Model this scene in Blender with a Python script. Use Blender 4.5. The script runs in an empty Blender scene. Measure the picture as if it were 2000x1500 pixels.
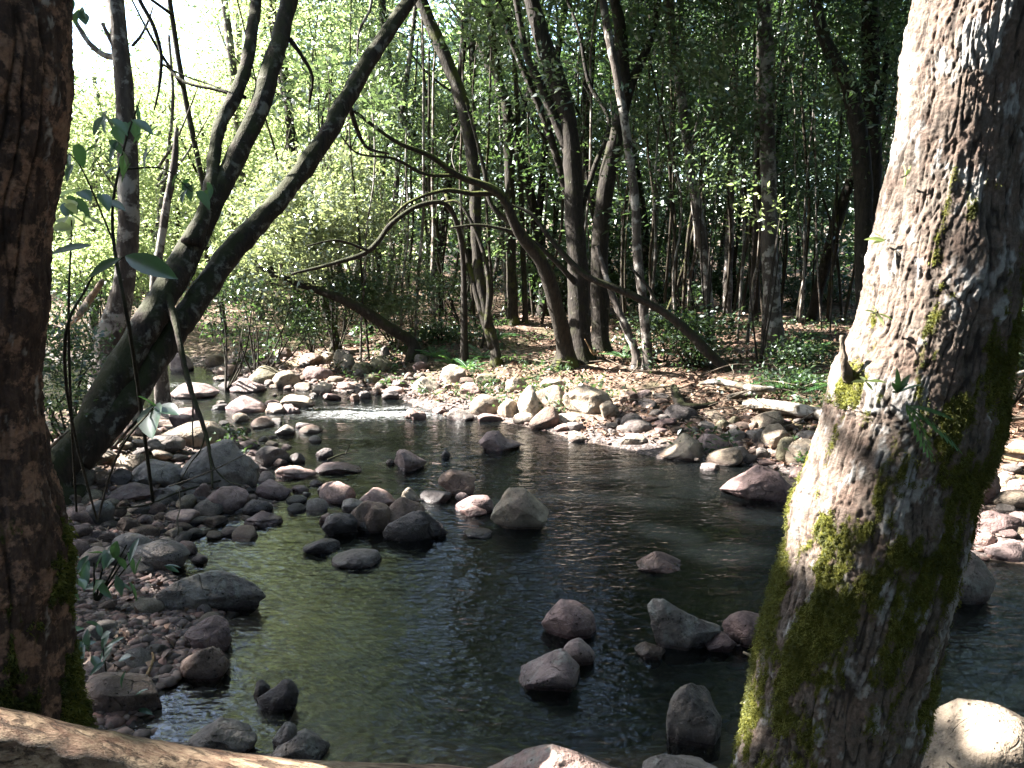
import bpy, bmesh, math
import numpy as np
from mathutils import Vector

rng = np.random.default_rng(11)
S = bpy.context.scene
COL = S.collection
FOC, PITCH, CAMH = 1540.0, math.radians(9.9), 2.3
EXPOSURE = 3.75
SUN = np.array([-0.745, 0.15, 0.65]); SUN /= np.linalg.norm(SUN)

# ------------------------------------------------------------------ helpers
def ray(px, py):
    u = (px - 1000) / FOC; v = (750 - py) / FOC
    return np.array([u, math.cos(PITCH) + v * math.sin(PITCH), -math.sin(PITCH) + v * math.cos(PITCH)])

def P(px, py, Y):
    d = ray(px, py); t = Y / d[1]
    return np.array([d[0] * t, Y, CAMH + d[2] * t])

def PZ(px, py, z=0.0):
    d = ray(px, py); t = (z - CAMH) / d[2]
    return np.array([d[0] * t, d[1] * t, z])

def proj(p):
    p = np.atleast_2d(p).astype(float)
    x = p[:, 0]; y = p[:, 1]; z = p[:, 2] - CAMH
    f = y * math.cos(PITCH) - z * math.sin(PITCH); u = y * math.sin(PITCH) + z * math.cos(PITCH)
    f = np.where(f < 0.05, 0.05, f)
    return 1000 + FOC * x / f, 750 - FOC * u / f

def vnoise(p, seed=0):
    p = np.asarray(p, float); i = np.floor(p).astype(np.int64); f = p - i; u = f * f * f * (f * (f * 6 - 15) + 10)
    def h(ix, iy, iz):
        n = ix * 374761393 + iy * 668265263 + iz * 1440662683 + seed * 974634777
        n = (n ^ (n >> 13)) & 0x7fffffff
        n = (n * 1274126177) & 0x7fffffff
        n = n ^ (n >> 15)
        n = (n * 668265263) & 0x7fffffff
        return ((n >> 7) & 0xffff) / 65535.0
    x, y, z = i[..., 0], i[..., 1], i[..., 2]; a, b, c = u[..., 0], u[..., 1], u[..., 2]
    r = 0
    for dz in (0, 1):
        for dy in (0, 1):
            wx = h(x, y + dy, z + dz) * (1 - a) + h(x + 1, y + dy, z + dz) * a
            r = r + wx * (b if dy else 1 - b) * (c if dz else 1 - c)
    return r * 2 - 1

def fbm(p, octv=4, seed=0, gain=0.5):
    p = np.asarray(p, float); s = 0; a = 1.0
    for k in range(octv):
        s = s + a * vnoise(p * (2.03 ** k) + 17.3 * k, seed + k); a *= gain
    return s

def make_mesh(name, V, faces, mat=None, smooth=True, attrs=None):
    """V (N,3); faces: list of (M,k) int arrays."""
    me = bpy.data.meshes.new(name)
    V = np.ascontiguousarray(V, dtype=np.float32)
    me.vertices.add(len(V)); me.vertices.foreach_set('co', V.ravel())
    faces = [np.asarray(f, dtype=np.int32) for f in faces if len(f)]
    idx = np.concatenate([f.ravel() for f in faces])
    tot = np.concatenate([np.full(len(f), f.shape[1], dtype=np.int32) for f in faces])
    st = np.concatenate([[0], np.cumsum(tot)[:-1]]).astype(np.int32)
    me.loops.add(len(idx)); me.loops.foreach_set('vertex_index', idx)
    me.polygons.add(len(tot)); me.polygons.foreach_set('loop_start', st)
    me.update(calc_edges=True)
    if smooth: me.polygons.foreach_set('use_smooth', np.ones(len(tot), dtype=bool))
    for k, v in (attrs or {}).items():
        a = me.attributes.new(k, 'FLOAT', 'POINT'); a.data.foreach_set('value', np.ascontiguousarray(v, dtype=np.float32))
    if mat: me.materials.append(mat)
    return me

def link(name, me, loc=(0, 0, 0), parent=None, color=None):
    o = bpy.data.objects.new(name, me); COL.objects.link(o)
    o.location = tuple(float(v) for v in loc)
    if parent: o.parent = parent
    if color is not None: o.color = color
    return o

def tag(o, label=None, cat=None, group=None, kind=None):
    if label: o['label'] = label
    if cat: o['category'] = cat
    if group: o['group'] = group
    if kind: o['kind'] = kind
    return o

def empty(name, loc):
    o = bpy.data.objects.new(name, None); COL.objects.link(o); o.location = tuple(float(v) for v in loc)
    o.empty_display_size = 0.2
    return o

def join(parts):
    """parts: list of (V, F quads or (F4,F3))"""
    Vs, Q, T = [], [], []; n = 0
    for V, q, t in parts:
        Vs.append(V)
        if len(q): Q.append(np.asarray(q) + n)
        if len(t): T.append(np.asarray(t) + n)
        n += len(V)
    return np.concatenate(Vs), [np.concatenate(x) for x in (Q, T) if x]

def catmull(pts, per=6):
    pts = np.asarray(pts, float)
    if len(pts) < 3:
        t = np.linspace(0, 1, per + 1)[:, None]; return pts[0] * (1 - t) + pts[-1] * t
    q = np.vstack([2 * pts[0] - pts[1], pts, 2 * pts[-1] - pts[-2]]); out = []
    for i in range(1, len(q) - 2):
        t = np.linspace(0, 1, per, endpoint=False)[:, None]
        a, b, c, d = q[i - 1], q[i], q[i + 1], q[i + 2]
        out.append(0.5 * ((2 * b) + (c - a) * t + (2 * a - 5 * b + 4 * c - d) * t ** 2 + (3 * b - a - 3 * c + d) * t ** 3))
    out.append(pts[-1:])
    return np.vstack(out)

def tube(pts, rad, seg=10, rough=0.0, freq=6.0, seed=0, per=6, flat=1.0):
    """swept tube through pts with radius per point; returns V, quads, tris"""
    pr = np.column_stack([np.asarray(pts, float), np.asarray(rad, float)])
    c = catmull(pr, per); p, r = c[:, :3], np.maximum(c[:, 3], 0.0008)
    t = np.gradient(p, axis=0); t /= np.linalg.norm(t, axis=1)[:, None] + 1e-9
    n = np.zeros_like(p); a = np.array([0, 0, 1.0]) if abs(t[0, 2]) < 0.9 else np.array([1.0, 0, 0])
    n0 = np.cross(t[0], a); n0 /= np.linalg.norm(n0); n[0] = n0
    for i in range(1, len(p)):
        v = n[i - 1] - t[i] * np.dot(n[i - 1], t[i]); n[i] = v / (np.linalg.norm(v) + 1e-9)
    b = np.cross(t, n); th = np.linspace(0, 2 * np.pi, seg, endpoint=False)
    ring = n[:, None] * np.cos(th)[None, :, None] + b[:, None] * np.sin(th)[None, :, None] * flat
    V = p[:, None] + ring * r[:, None, None]
    if rough > 0:
        d = fbm(V.reshape(-1, 3) * freq, 3, seed).reshape(V.shape[:2])
        V = V + ring * (d * rough * r[:, None])[..., None]
    N = len(p); V = V.reshape(-1, 3)
    i = np.arange(N - 1)[:, None] * seg; j = np.arange(seg)[None]; k = (j + 1) % seg
    Q = np.stack([i + j, i + k, i + seg + k, i + seg + j], -1).reshape(-1, 4)
    V = np.vstack([V, p[:1], p[-1:]]); a0, a1 = N * seg, N * seg + 1
    j = np.arange(seg); k = (j + 1) % seg
    T = np.vstack([np.stack([np.full(seg, a0), k, j], -1), np.stack([np.full(seg, a1), (N - 1) * seg + j, (N - 1) * seg + k], -1)])
    return V, Q, T

def unit(v): return v / (np.linalg.norm(v, axis=-1, keepdims=True) + 1e-9)

# sun gaps: the canopy is open along these lines (point, radius)
GAPS = []
def in_gap(c):
    m = np.zeros(len(c), bool)
    for g, r in GAPS:
        w = c - g; t = w @ SUN; d = np.linalg.norm(w - t[:, None] * SUN, axis=1)
        m |= (t > max(.7, r + .3)) & (d < r + .05)
    return m

# windows in the canopy that the still water mirrors (picture position of the reflection, radii, share of leaves missing)
REFL = [(345, 1386, 150, 80, 1.0), (405, 1125, 45, 45, .7), (870, 1190, 70, 115, .9), (870, 1280, 45, 45, 1.), (1085, 1150, 105, 85, .92), (1060, 1430, 70, 60, .75), (1162, 1400, 42, 100, .95), (1500, 1125, 75, 45, .8), (1440, 1350, 40, 90, .6)]
def in_refl(c):
    px, py = proj(c * np.array([1, 1, -1])); m = np.zeros(len(c), bool); u = rng.random(len(c))
    for x, y, a, b, f in REFL: m |= (((px - x) / a) ** 2 + ((py - y) / b) ** 2 < 1) & (u < f)
    return m & (c[:, 1] > 1)

def leaves(c, L, W, up=1.0, droop=0.25, tint=None, aim=None, rr=None):
    """folded four-point leaves around centres c -> V, Q, tint per vertex"""
    rr = rr or rng
    n_ = len(c); d = rr.normal(size=(n_, 3)); d[:, 2] = d[:, 2] * 0.6 - droop
    if aim is not None: d = d * 0.7 + aim
    d = unit(d); n = rr.normal(size=(n_, 3)) * 0.75 + np.array([0, 0, up])
    s = unit(np.cross(d, n)); n = np.cross(s, d)
    l = (L * np.clip(rr.lognormal(-.08, .3, n_), .45, 1.7))[:, None]; w = (W * rr.uniform(0.7, 1.25, n_))[:, None]
    V = np.stack([c - d * l * .5, c + s * w * .5 + n * w * .22 - d * l * .06, c + d * l * .5 - n * l * .08, c - s * w * .5 + n * w * .22 - d * l * .06], 1).reshape(-1, 3)
    Q = np.arange(n_ * 4).reshape(-1, 4)
    t = rr.uniform(0, 1, n_) if tint is None else np.clip(tint + rr.normal(0, .16, n_), 0, 1)
    return V, Q, np.repeat(t, 4)

def clumped(cent, rad, npc, rr=None):
    rr = rr or rng
    n = len(cent); k = np.repeat(np.arange(n), npc)
    off = rr.normal(size=(len(k), 3)) * np.array([1, 1, .62]); rad = np.broadcast_to(rad, (n,))
    return cent[k] + off * rad[k][:, None] * .62, k

# ------------------------------------------------------------------ node helpers
class NT:
    def __init__(s, name):
        s.m = bpy.data.materials.new(name); s.m.use_nodes = True; s.t = s.m.node_tree; s.t.nodes.clear()
        s.out = s.n('ShaderNodeOutputMaterial')
    def n(s, typ, **kw):
        x = s.t.nodes.new(typ)
        for k, v in kw.items():
            if hasattr(x, k): setattr(x, k, v)
        return x
    def l(s, a, b): s.t.links.new(a, b)
    def attr(s, name): return s.n('ShaderNodeAttribute', attribute_name=name).outputs['Fac']
    def coord(s, which='Object', scale=(1, 1, 1)):
        c = s.n('ShaderNodeTexCoord').outputs[which]; m = s.n('ShaderNodeMapping'); m.inputs['Scale'].default_value = scale
        s.l(c, m.inputs['Vector']); return m.outputs['Vector']
    def noise(s, vec, scale, detail=4, rough=.55, dist=0, w=None):
        x = s.n('ShaderNodeTexNoise'); x.inputs['Scale'].default_value = scale; x.inputs['Detail'].default_value = detail
        x.inputs['Roughness'].default_value = rough; x.inputs['Distortion'].default_value = dist; s.l(vec, x.inputs['Vector']); return x.outputs['Fac']
    def voro(s, vec, scale, feature='F1'):
        x = s.n('ShaderNodeTexVoronoi', feature=feature); x.inputs['Scale'].default_value = scale; s.l(vec, x.inputs['Vector']); return x
    def ramp(s, fac, stops, interp='LINEAR'):
        r = s.n('ShaderNodeValToRGB'); r.color_ramp.interpolation = interp; e = r.color_ramp.elements
        while len(e) < len(stops): e.new(0.5)
        for q, (p, c) in zip(e, stops):
            q.position = p; q.color = (c, c, c, 1) if isinstance(c, (int, float)) else (*c, 1)
        s.l(fac, r.inputs['Fac']); return r.outputs['Color']
    def mix(s, f, a, b, mode='MIX'):
        x = s.n('ShaderNodeMix', data_type='RGBA', blend_type=mode)
        for sock, v in ((x.inputs[0], f), (x.inputs[6], a), (x.inputs[7], b)):
            if isinstance(v, (int, float)): sock.default_value = v if sock.type == 'VALUE' else (v, v, v, 1)
            elif isinstance(v, tuple): sock.default_value = (*v, 1)
            else: s.l(v, sock)
        return x.outputs[2]
    def math(s, op, a, b=0.0, clamp=False):
        x = s.n('ShaderNodeMath', operation=op, use_clamp=clamp)
        for sock, v in zip(x.inputs, (a, b)):
            if isinstance(v, (int, float)): sock.default_value = v
            else: s.l(v, sock)
        return x.outputs[0]
    def bump(s, h, strength=.5, dist=.02, normal=None):
        b = s.n('ShaderNodeBump'); b.inputs['Strength'].default_value = strength; b.inputs['Distance'].default_value = dist
        s.l(h, b.inputs['Height'])
        if normal: s.l(normal, b.inputs['Normal'])
        return b.outputs['Normal']
    def bsdf(s, col, rough=.8, normal=None, spec=.3):
        b = s.n('ShaderNodeBsdfPrincipled')
        if isinstance(col, tuple): b.inputs['Base Color'].default_value = (*col, 1)
        else: s.l(col, b.inputs['Base Color'])
        if isinstance(rough, (int, float)): b.inputs['Roughness'].default_value = rough
        else: s.l(rough, b.inputs['Roughness'])
        b.inputs['Specular IOR Level'].default_value = spec
        if normal: s.l(normal, b.inputs['Normal'])
        return b.outputs[0]
    def done(s, sh): s.l(sh, s.out.inputs['Surface']); return s.m

def leaf_mat(name, dark, mid, light, trans, tr=.42, gloss=.09, rough=.38):
    m = NT(name); t = m.attr('tint')
    col = m.ramp(t, [(0, dark), (.5, mid), (1, light)])
    vein = m.noise(m.coord('Object'), 30, 2)
    col = m.mix(.35, col, m.mix(1, col, m.ramp(vein, [(.3, .55), (.7, 1.3)]), 'MULTIPLY'))
    tc = m.mix(t, trans, tuple(min(1, v * 1.35) for v in trans))
    d = m.n('ShaderNodeBsdfDiffuse'); m.l(col, d.inputs['Color'])
    tl = m.n('ShaderNodeBsdfTranslucent'); m.l(tc, tl.inputs['Color'])
    a = m.n('ShaderNodeMixShader'); a.inputs[0].default_value = tr; m.l(d.outputs[0], a.inputs[1]); m.l(tl.outputs[0], a.inputs[2])
    g = m.n('ShaderNodeBsdfGlossy'); g.inputs['Roughness'].default_value = rough; g.inputs['Color'].default_value = (.9, .95, 1, 1)
    b = m.n('ShaderNodeMixShader'); b.inputs[0].default_value = gloss; m.l(a.outputs[0], b.inputs[1]); m.l(g.outputs[0], b.inputs[2])
    return m.done(b.outputs[0])

LEAF_SUNLIT = leaf_mat('leaf_sunlit', (.04, .075, .018), (.08, .135, .035), (.15, .2, .06), (.33, .395, .17), .56, .04)  # sunlight on the foliage is put into this leaf colour
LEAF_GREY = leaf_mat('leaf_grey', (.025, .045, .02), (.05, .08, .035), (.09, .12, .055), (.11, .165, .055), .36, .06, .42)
LEAF_SHADED = leaf_mat('leaf_shaded', (.012, .026, .011), (.024, .048, .018), (.045, .078, .03), (.065, .115, .03), .34, .05, .42)  # forest shade is put into this darker leaf colour
LEAF_PALE = leaf_mat('leaf_pale', (.06, .08, .045), (.11, .14, .075), (.19, .21, .13), (.22, .26, .10), .4, .14, .3)  # sun glare on the whitened bush is put into the leaf colour
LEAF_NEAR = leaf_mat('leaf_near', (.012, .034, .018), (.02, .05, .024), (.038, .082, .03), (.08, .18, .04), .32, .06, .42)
FERN = leaf_mat('fern_green', (.03, .09, .03), (.05, .14, .04), (.09, .2, .05), (.14, .28, .05), .35, .06, .45)
MOSSB = leaf_mat('moss_blades', (.035, .04, .008), (.08, .085, .014), (.17, .165, .028), (.16, .17, .025), .25, .02, .7)

def bark_mat(name, a, b, patch, patch_lo=.60, patch_hi=.68, scale=1.0, bump=.7, moss=None):
    """two-tone bark with pale crust patches; object colour tints it, object alpha adds patches"""
    m = NT(name); co = m.coord('Object'); st = m.coord('Object', (1, 1, .28))
    oi = m.n('ShaderNodeObjectInfo')
    n1 = m.noise(st, 26 * scale, 6, .65); n2 = m.noise(co, 5 * scale, 5, .6); n3 = m.noise(co, 7.5 * scale, 7, .62, .3)
    col = m.mix(m.ramp(n1, [(.35, 0), (.65, 1)]), a, b)
    col = m.mix(m.ramp(n2, [(.35, 0), (.7, .8)]), col, m.mix(1, col, (.5, .45, .42), 'MULTIPLY'))
    col = m.mix(1, col, oi.outputs['Color'], 'MULTIPLY')
    pm = m.ramp(m.math('ADD', n3, m.math('MULTIPLY', m.math('SUBTRACT', oi.outputs['Alpha'], .5), .25)), [(patch_lo, 0), (patch_hi, 1)])
    pc = m.mix(n1, patch, tuple(v * .6 for v in patch)); col = m.mix(pm, col, pc)
    if moss:
        ge = m.n('ShaderNodeNewGeometry'); sx = m.n('ShaderNodeSeparateXYZ'); m.l(ge.outputs['Normal'], sx.inputs[0])
        mm = m.ramp(m.math('ADD', m.math('MULTIPLY', sx.outputs['Z'], .35), m.noise(co, 4, 6, .65)), [(.55, 0), (.72, .9)])
        col = m.mix(mm, col, moss)
    h = m.math('ADD', n1, m.math('MULTIPLY', n3, .5))
    return m.done(m.bsdf(col, .88, m.bump(h, bump, .03), .2))

BARK = bark_mat('bark_dark', (.012, .010, .009), (.034, .028, .023), (.15, .14, .12), .62, .72, moss=(.019, .021, .007))
BARK_MOSS = bark_mat('bark_mossy', (.013, .011, .009), (.036, .030, .023), (.12, .115, .10), .64, .74, moss=(.055, .064, .011))
BARK_PALE = bark_mat('bark_pale_blotched', (.035, .029, .026), (.085, .072, .064), (.27, .255, .235), .50, .58, .6)
BARK_FLAKE = bark_mat('bark_flaking', (.028, .022, .02), (.065, .045, .036), (.21, .115, .07), .52, .60, 1.1, 1.0, moss=(.03, .034, .01))
DEADWOOD = bark_mat('dead_wood', (.07, .056, .044), (.18, .15, .115), (.26, .235, .2), .6, .7)

def rock_material():
    m = NT('river_rock'); co = m.coord('Object'); oi = m.n('ShaderNodeObjectInfo')
    off = m.n('ShaderNodeVectorMath', operation='ADD'); m.l(co, off.inputs[0])
    rv = m.math('MULTIPLY', oi.outputs['Random'], 37.0); cx = m.n('ShaderNodeCombineXYZ')
    for k in range(3): m.l(rv, cx.inputs[k])
    m.l(cx.outputs[0], off.inputs[1]); co = off.outputs[0]
    n1 = m.noise(co, 3.2, 6, .62); n2 = m.noise(co, 14, 5, .6); n3 = m.noise(co, 60, 3, .6); n4 = m.noise(co, 5.5, 7, .7, .4)
    base = oi.outputs['Color']
    col = m.mix(m.ramp(n1, [(.3, 0), (.7, 1)]), m.mix(1, base, (.5, .44, .46), 'MULTIPLY'), m.mix(1, base, (1.5, 1.46, 1.38), 'MULTIPLY'))
    col = m.mix(m.ramp(n2, [(.42, 0), (.66, .75)]), col, m.mix(1, base, (.38, .35, .35), 'MULTIPLY'))
    col = m.mix(m.ramp(n3, [(.55, 0), (.75, .35)]), col, m.mix(1, base, (1.5, 1.5, 1.45), 'MULTIPLY'))
    # grey-white lichen crusts, amount by object alpha
    lm = m.ramp(m.math('ADD', n4, m.math('MULTIPLY', m.math('SUBTRACT', oi.outputs['Alpha'], .5), .35)), [(.56, 0), (.66, .85)])
    lm2 = m.mix(1, lm, m.ramp(n2, [(.35, .2), (.6, 1)]), 'MULTIPLY')
    col = m.mix(lm2, col, (.26, .26, .235))
    # damp, darker stone near the waterline
    ge = m.n('ShaderNodeNewGeometry'); sx = m.n('ShaderNodeSeparateXYZ'); m.l(ge.outputs['Position'], sx.inputs[0])
    wet = m.ramp(m.math('ADD', sx.outputs['Z'], m.math('MULTIPLY', m.math('SUBTRACT', n2, .5), .03)), [(.02, 1), (.075, 0)])
    col = m.mix(wet, col, m.mix(1, col, (.38, .34, .36), 'MULTIPLY'))
    # hairline cracks, pits and chips
    dv = m.n('ShaderNodeVectorMath', operation='ADD'); m.l(co, dv.inputs[0]); nv = m.n('ShaderNodeTexNoise'); nv.inputs['Scale'].default_value = 4; m.l(co, nv.inputs['Vector'])
    sc_ = m.n('ShaderNodeVectorMath', operation='SCALE'); sc_.inputs['Scale'].default_value = .25; m.l(nv.outputs['Color'], sc_.inputs[0]); m.l(sc_.outputs[0], dv.inputs[1])
    vc = m.voro(dv.outputs[0], 3.4, 'DISTANCE_TO_EDGE'); crk = m.ramp(vc.outputs['Distance'], [(.0, .8), (.011, 0)])
    crk = m.mix(1, crk, m.ramp(n1, [(.50, 0), (.60, .9)]), 'MULTIPLY'); pit = m.ramp(m.voro(co, 38).outputs['Distance'], [(.12, 1), (.28, 0)]); pit = m.mix(1, pit, m.ramp(n2, [(.5, 0), (.6, .8)]), 'MULTIPLY')
    col = m.mix(m.math('MAXIMUM', crk, pit), col, m.mix(1, col, (.3, .28, .27), 'MULTIPLY'))
    rough = m.ramp(wet, [(0, .78), (1, .25)])
    h = m.math('SUBTRACT', m.math('ADD', m.math('MULTIPLY', n2, .7), m.math('MULTIPLY', n3, .3)), m.math('MULTIPLY', m.math('MAXIMUM', crk, pit), .6))
    return m.done(m.bsdf(col, rough, m.bump(h, .95, .034), .3))
ROCK = rock_material()
# ------------------------------------------------------------------ stream bed, banks
WP = [(-260, 690), (60, 700), (180, 706), (330, 712), (400, 716), (470, 742), (560, 757), (640, 765), (760, 772), (830, 796), (920, 812), (1020, 830), (1100, 850),
      (1180, 868), (1290, 896), (1420, 905), (1500, 915), (1590, 940), (1760, 1010), (1900, 1085), (2010, 1098), (2400, 1130), (2900, 1300), (2500, 1475), (1960, 1475), (1760, 1455), (1480, 1545),
      (1240, 1560), (900, 1560), (640, 1500), (520, 1470), (400, 1455), (215, 1435), (290, 1370), (345, 1328), (430, 1290), (440, 1200), (390, 1190), (330, 1120), (370, 1075), (370, 1035),
      (400, 1005), (480, 1000), (540, 985), (500, 945), (520, 905), (500, 862), (420, 840), (390, 812), (330, 800), (230, 800), (100, 800), (-260, 800)]
WPOLY = np.array([PZ(x, y)[:2] for x, y in WP])
# the unseen ends of the stream run on past the frame
for i, (x, y) in enumerate(WP):
    if x == -260: WPOLY[i, 0] -= 9
    if x >= 2400: WPOLY[i] = [9 + (x - 2400) * .01, 6.0 if y < 1200 else 3.3]

def signed_dist(pts):
    """distance to the shoreline, positive on land"""
    out = np.empty(len(pts))
    A = WPOLY; B = np.roll(A, -1, 0)
    for s in range(0, len(pts), 40000):
        p = pts[s:s + 40000]; d2 = np.full(len(p), 1e9); ins = np.zeros(len(p), bool)
        for a, b in zip(A, B):
            ab = b - a; ap = p - a; t = np.clip((ap @ ab) / (ab @ ab + 1e-12), 0, 1); q = ap - t[:, None] * ab
            d2 = np.minimum(d2, (q ** 2).sum(1))
            c = (a[1] > p[:, 1]) != (b[1] > p[:, 1])
            ins ^= c & (p[:, 0] < (b[0] - a[0]) * (p[:, 1] - a[1]) / (b[1] - a[1] + 1e-12) + a[0])
        out[s:s + 40000] = np.where(ins, -np.sqrt(d2), np.sqrt(d2))
    return out

def terrain(x, y, sd=None):
    x = np.asarray(x, float); y = np.asarray(y, float)
    if sd is None: sd = signed_dist(np.column_stack([x, y]))
    p = np.column_stack([x, y, np.zeros_like(x)])
    land = np.where(sd < 2.2, .16 * sd, .352 + .055 * (sd - 2.2))
    land = np.minimum(land, .9)
    bed = np.maximum(-.70, .17 * sd - .015 - .42 * np.clip(-sd - .35, 0, 2) * np.clip((6.9 - y) / 1.3, .12, 1))
    h = np.where(sd > 0, land + .012, bed)
    near = np.clip((3.6 - y) / 2.5, 0, 1); h = np.where(sd > 0, h + near * .22 * np.clip(sd, 0, 1.2), h)
    h = h + np.where(sd > 0, np.clip(sd, 0, 1), .35) * (.07 * fbm(p * .9, 3, 3) + .025 * fbm(p * 4, 3, 5))
    far = np.clip(y - 26, 0, None); h = h + .045 * far
    lf = np.clip(-x - 14, 0, None); h = h + .25 * lf * np.clip((y - 12) / 10, 0, 1)
    h = np.where(sd > .02, np.maximum(h, .006), h)
    return np.minimum(h, 16)

def surf(x, y):
    return max(0.0, float(terrain([x], [y])[0]))

def PS(px, py):
    """where the line of sight meets the ground or the water"""
    z = 0.0
    for _ in range(12):
        q = PZ(px, py, min(z, CAMH - .3)); z = .5 * z + .5 * surf(q[0], min(q[1], 60))
    q = PZ(px, py, z); q[2] = z
    return q

gx = np.concatenate([-np.geomspace(150, 9.3, 34), np.arange(-9, 9.01, .085), np.geomspace(9.3, 150, 34)])
gy = np.concatenate([-np.geomspace(60, .7, 16), np.arange(-.4, 19.01, .085), np.geomspace(19.3, 190, 46)])
X, Y = np.meshgrid(gx, gy); xf, yf = X.ravel(), Y.ravel()
sdf = signed_dist(np.column_stack([xf, yf])); hz = terrain(xf, yf, sdf)
nx, ny = len(gx), len(gy); i = np.arange(ny - 1)[:, None] * nx; j = np.arange(nx - 1)[None]
Qg = np.stack([i + j, i + j + 1, i + nx + j + 1, i + nx + j], -1).reshape(-1, 4)

def ground_mat():
    m = NT('forest_floor_and_bed'); co = m.coord('Object'); sd = m.attr('shore')
    v1 = m.voro(co, 17); v2 = m.voro(co, 30); n1 = m.noise(co, 1.3, 5, .6); n2 = m.noise(co, 9, 5, .65)
    sep = m.n('ShaderNodeSeparateColor'); m.l(v1.outputs['Color'], sep.inputs[0])
    lit = m.ramp(sep.outputs[0], [(0, (.03, .018, .013)), (.35, (.075, .043, .03)), (.7, (.135, .085, .06)), (1, (.23, .17, .13))])
    lit = m.mix(m.ramp(n1, [(.38, 0), (.62, .75)]), lit, m.mix(n2, (.05, .038, .028), (.10, .075, .055)))
    lit = m.mix(m.ramp(m.noise(co, .8, 5, .6), [(.52, 0), (.66, .6)]), lit, m.mix(n2, (.03, .045, .012), (.07, .085, .03)))
    sep2 = m.n('ShaderNodeSeparateColor'); m.l(v2.outputs['Color'], sep2.inputs[0])
    peb = m.ramp(sep2.outputs[1], [(0, (.06, .048, .046)), (.4, (.12, .098, .094)), (.75, (.17, .13, .12)), (1, (.24, .2, .18))])
    peb = m.mix(m.ramp(v2.outputs['Distance'], [(.25, 0), (.6, .8)]), peb, (.03, .026, .024))
    gr = m.mix(m.ramp(m.math('ADD', sd, m.math('MULTIPLY', m.math('SUBTRACT', n1, .5), 1.6)), [(.35, 1), (.9, 0)]), lit, peb)
    bedc = m.mix(m.ramp(n1, [(.3, 0), (.7, 1)]), (.05, .038, .028), (.17, .12, .09))
    bedc = m.mix(.35, bedc, m.mix(1, peb, (1.0, .8, .6), 'MULTIPLY'))
    col = m.mix(m.ramp(m.math('ADD', m.math('MULTIPLY', sd, 3), .5), [(.3, 0), (.5, 1)]), bedc, gr)
    h = m.math('SUBTRACT', m.math('ADD', m.math('MULTIPLY', sep.outputs[0], .5), n2), m.math('MULTIPLY', v1.outputs['Distance'], .8))
    return m.done(m.bsdf(col, .9, m.bump(h, .7, .03), .2))
tag(link('ground', make_mesh('ground', np.column_stack([xf, yf, hz]), [Qg], ground_mat(), True, {'shore': np.clip(sdf, -3, 6)})), kind='structure')

# ------------------------------------------------------------------ water
RIFF = [(740, 806, .75, 2.0, 1.0), (640, 812, .5, 1.2, .8), (860, 815, .35, .8, .6), (560, 842, .22, .5, .6), (420, 752, .5, 1.2, .7), (330, 752, .5, .9, .8), (1165, 862, .2, .4, .7), (1120, 858, .2, .35, .6),
        (890, 893, .2, .55, .6), (350, 785, .3, .5, .6), (170, 750, .7, 2.5, .5), (1500, 1130, .25, .3, .4), (1490, 1100, .3, .4, .35), (705, 912, .12, .2, .5), (860, 770, .2, .3, .25)]
wx = np.arange(-24, 14.01, .11); wy = np.concatenate([np.arange(1.6, 18.5, .09), [19, 20, 22]])
WX, WY = np.meshgrid(wx, wy); wxf, wyf = WX.ravel(), WY.ravel()
rif = np.zeros(len(wxf))
for px, py, ry, rx, amp in RIFF:
    c = PZ(px, py); rif = np.maximum(rif, amp * np.exp(-(((wxf - c[0]) / rx) ** 2 + ((wyf - c[1]) / ry) ** 2)))
wp = np.column_stack([wxf, wyf, np.zeros_like(wxf)])
wz = .004 * fbm(wp * np.array([1.2, 2.2, 1]), 3, 9) + rif * (.018 * fbm(wp * np.array([2.5, 5, 1]), 3, 12))
wsd = signed_dist(np.column_stack([wxf, wyf]))
nx, ny = len(wx), len(wy); i = np.arange(ny - 1)[:, None] * nx; j = np.arange(nx - 1)[None]
Qw = np.stack([i + j, i + j + 1, i + nx + j + 1, i + nx + j], -1).reshape(-1, 4)

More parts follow.
